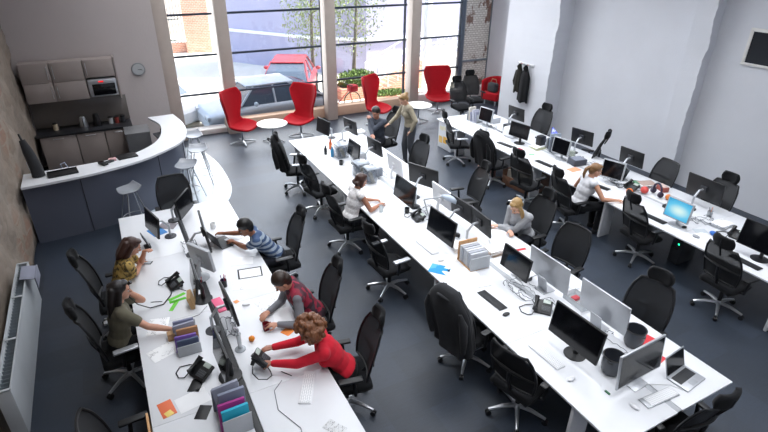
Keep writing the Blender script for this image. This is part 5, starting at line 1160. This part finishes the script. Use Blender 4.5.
L_ = (5.42, 10.46, 0); person('man in a dark grey shirt sitting with a hand at his mouth', L_, 120, 'B07A64', fabric('slate_shirt', '4A4F5A'), navy, '2A2220', 'crop', 8, 0, (-14, 0, 0), W(L_, 120, [(5.20, 10.45, 1.12), (5.02, 9.95, .78)]), poles=[(-.6, .5, -1), (.6, -.1, -.8)])
L_ = (5.98, 9.95, 0); person('blonde woman standing in a beige knitted jumper and grey jeans', L_, 82, 'D0A088', fabric('beige_knit', 'A59C88'), fabric('grey_jeans', '55585F'), 'A88454', 'bun', 12, 0, (-30, 0, 6), [(-.27, .10, .95)] + W(L_, 82, [(5.56, 10.20, 1.02)]), seated=False, female=True, k=1.0)
L_ = (5.42, 5.36, 0); person('blonde woman in a light grey jumper writing at the middle desk', L_, 98, 'D8A890', fabric('light_grey_jumper', 'A9ABAF'), navy, 'C09A60', 'side', 24, 0, (-36, 0, 4), W(L_, 98, [(4.98, 5.50, .78), (5.03, 5.28, .79)]), female=True)
L_ = (7.02, 5.78, 0); person('woman with light brown hair in a white vest top reaching along the right desk', L_, -104, 'C89478', fabric('white_vest_cotton', 'D8D8DC'), blk, 'A07850', 'ponytail', 18, 0, (-16, 0, -20), W(L_, -104, [(7.48, 5.95, .78), (7.42, 5.30, .78)]), sleeve='none', female=True)

# ---------------------------------------------------------------- light, sky, camera
w = bpy.data.worlds.new('sky'); bpy.context.scene.world = w; w.use_nodes = True
nt = w.node_tree; bg = nt.nodes['Background']; st = nt.nodes.new('ShaderNodeTexSky'); st.sky_type = 'NISHITA'; st.sun_disc = False; st.sun_elevation = R(52); st.sun_rotation = R(100); st.air_density = 1.0; st.dust_density = 2.5
mx = nt.nodes.new('ShaderNodeMix'); mx.data_type = 'RGBA'; mx.inputs[0].default_value = .6; mx.inputs[7].default_value = (.62, .66, .72, 1); nt.links.new(st.outputs[0], mx.inputs[6]); nt.links.new(mx.outputs[2], bg.inputs[0]); bg.inputs[1].default_value = SKY
def light(kind, name, loc, rot, **k):
    d = bpy.data.lights.new(name, kind); o = bpy.data.objects.new(name, d); C.objects.link(o); o.location = loc; o.rotation_euler = rot
    for a, b in k.items(): setattr(d, a, b)
    return o
light('SUN', 'sun', (0, 0, 20), (R(12), R(38), R(0)), energy=SUN, angle=R(2), color=(1, .95, .87))
for x, y, sx, sy, e in FILLS:
    light('AREA', 'ceiling_fill', (x, y, ZC-.06), (0, 0, 0), shape='RECTANGLE', size=sx, size_y=sy, energy=e*sx*sy, color=(.95, .97, 1), spread=R(SPR))  # fill lights added under the unseen ceiling to brighten the desks
for x, wd in ((2.15, 1.0), (4.3, 2.5), (7.17, 2.4), (9.7, 1.9)):
    light('AREA', 'window_fill', (x, YW-.12, 2.9), (R(-90), 0, 0), shape='RECTANGLE', size=wd, size_y=5.0, energy=WINFILL*wd*5, color=(.90, .95, 1), spread=R(150))  # fill lights added just inside the glass to strengthen the daylight
sc = bpy.context.scene
f_, TH, YW_, RL = 521., R(27.63), R(28.12), R(.67)
hx, hy = math.sin(YW_), math.cos(YW_); fw = V((hx*math.cos(TH), hy*math.cos(TH), -math.sin(TH))); r0 = V((math.cos(YW_), -math.sin(YW_), 0)); u0 = r0.cross(fw)
r1 = r0*math.cos(RL)+u0*math.sin(RL); u1 = r1.cross(fw)
cd = bpy.data.cameras.new('camera'); cam = bpy.data.objects.new('camera', cd); C.objects.link(cam); cd.sensor_width = 36; cd.lens = f_*36/768; cd.clip_start = .05; cd.clip_end = 200
mt = M4.Identity(4)
for i in range(3): mt[i][0] = r1[i]; mt[i][1] = u1[i]; mt[i][2] = -fw[i]
mt[0][3], mt[1][3], mt[2][3] = 0, 0, 4.7
cam.matrix_world = mt; sc.camera = cam
sc.view_settings.view_transform = 'Standard'; sc.view_settings.look = 'None'; sc.view_settings.exposure = EXPO; sc.view_settings.gamma = 1; sc.view_settings.use_curve_mapping = False
sc.cycles.max_bounces = 8; sc.cycles.transparent_max_bounces = 16
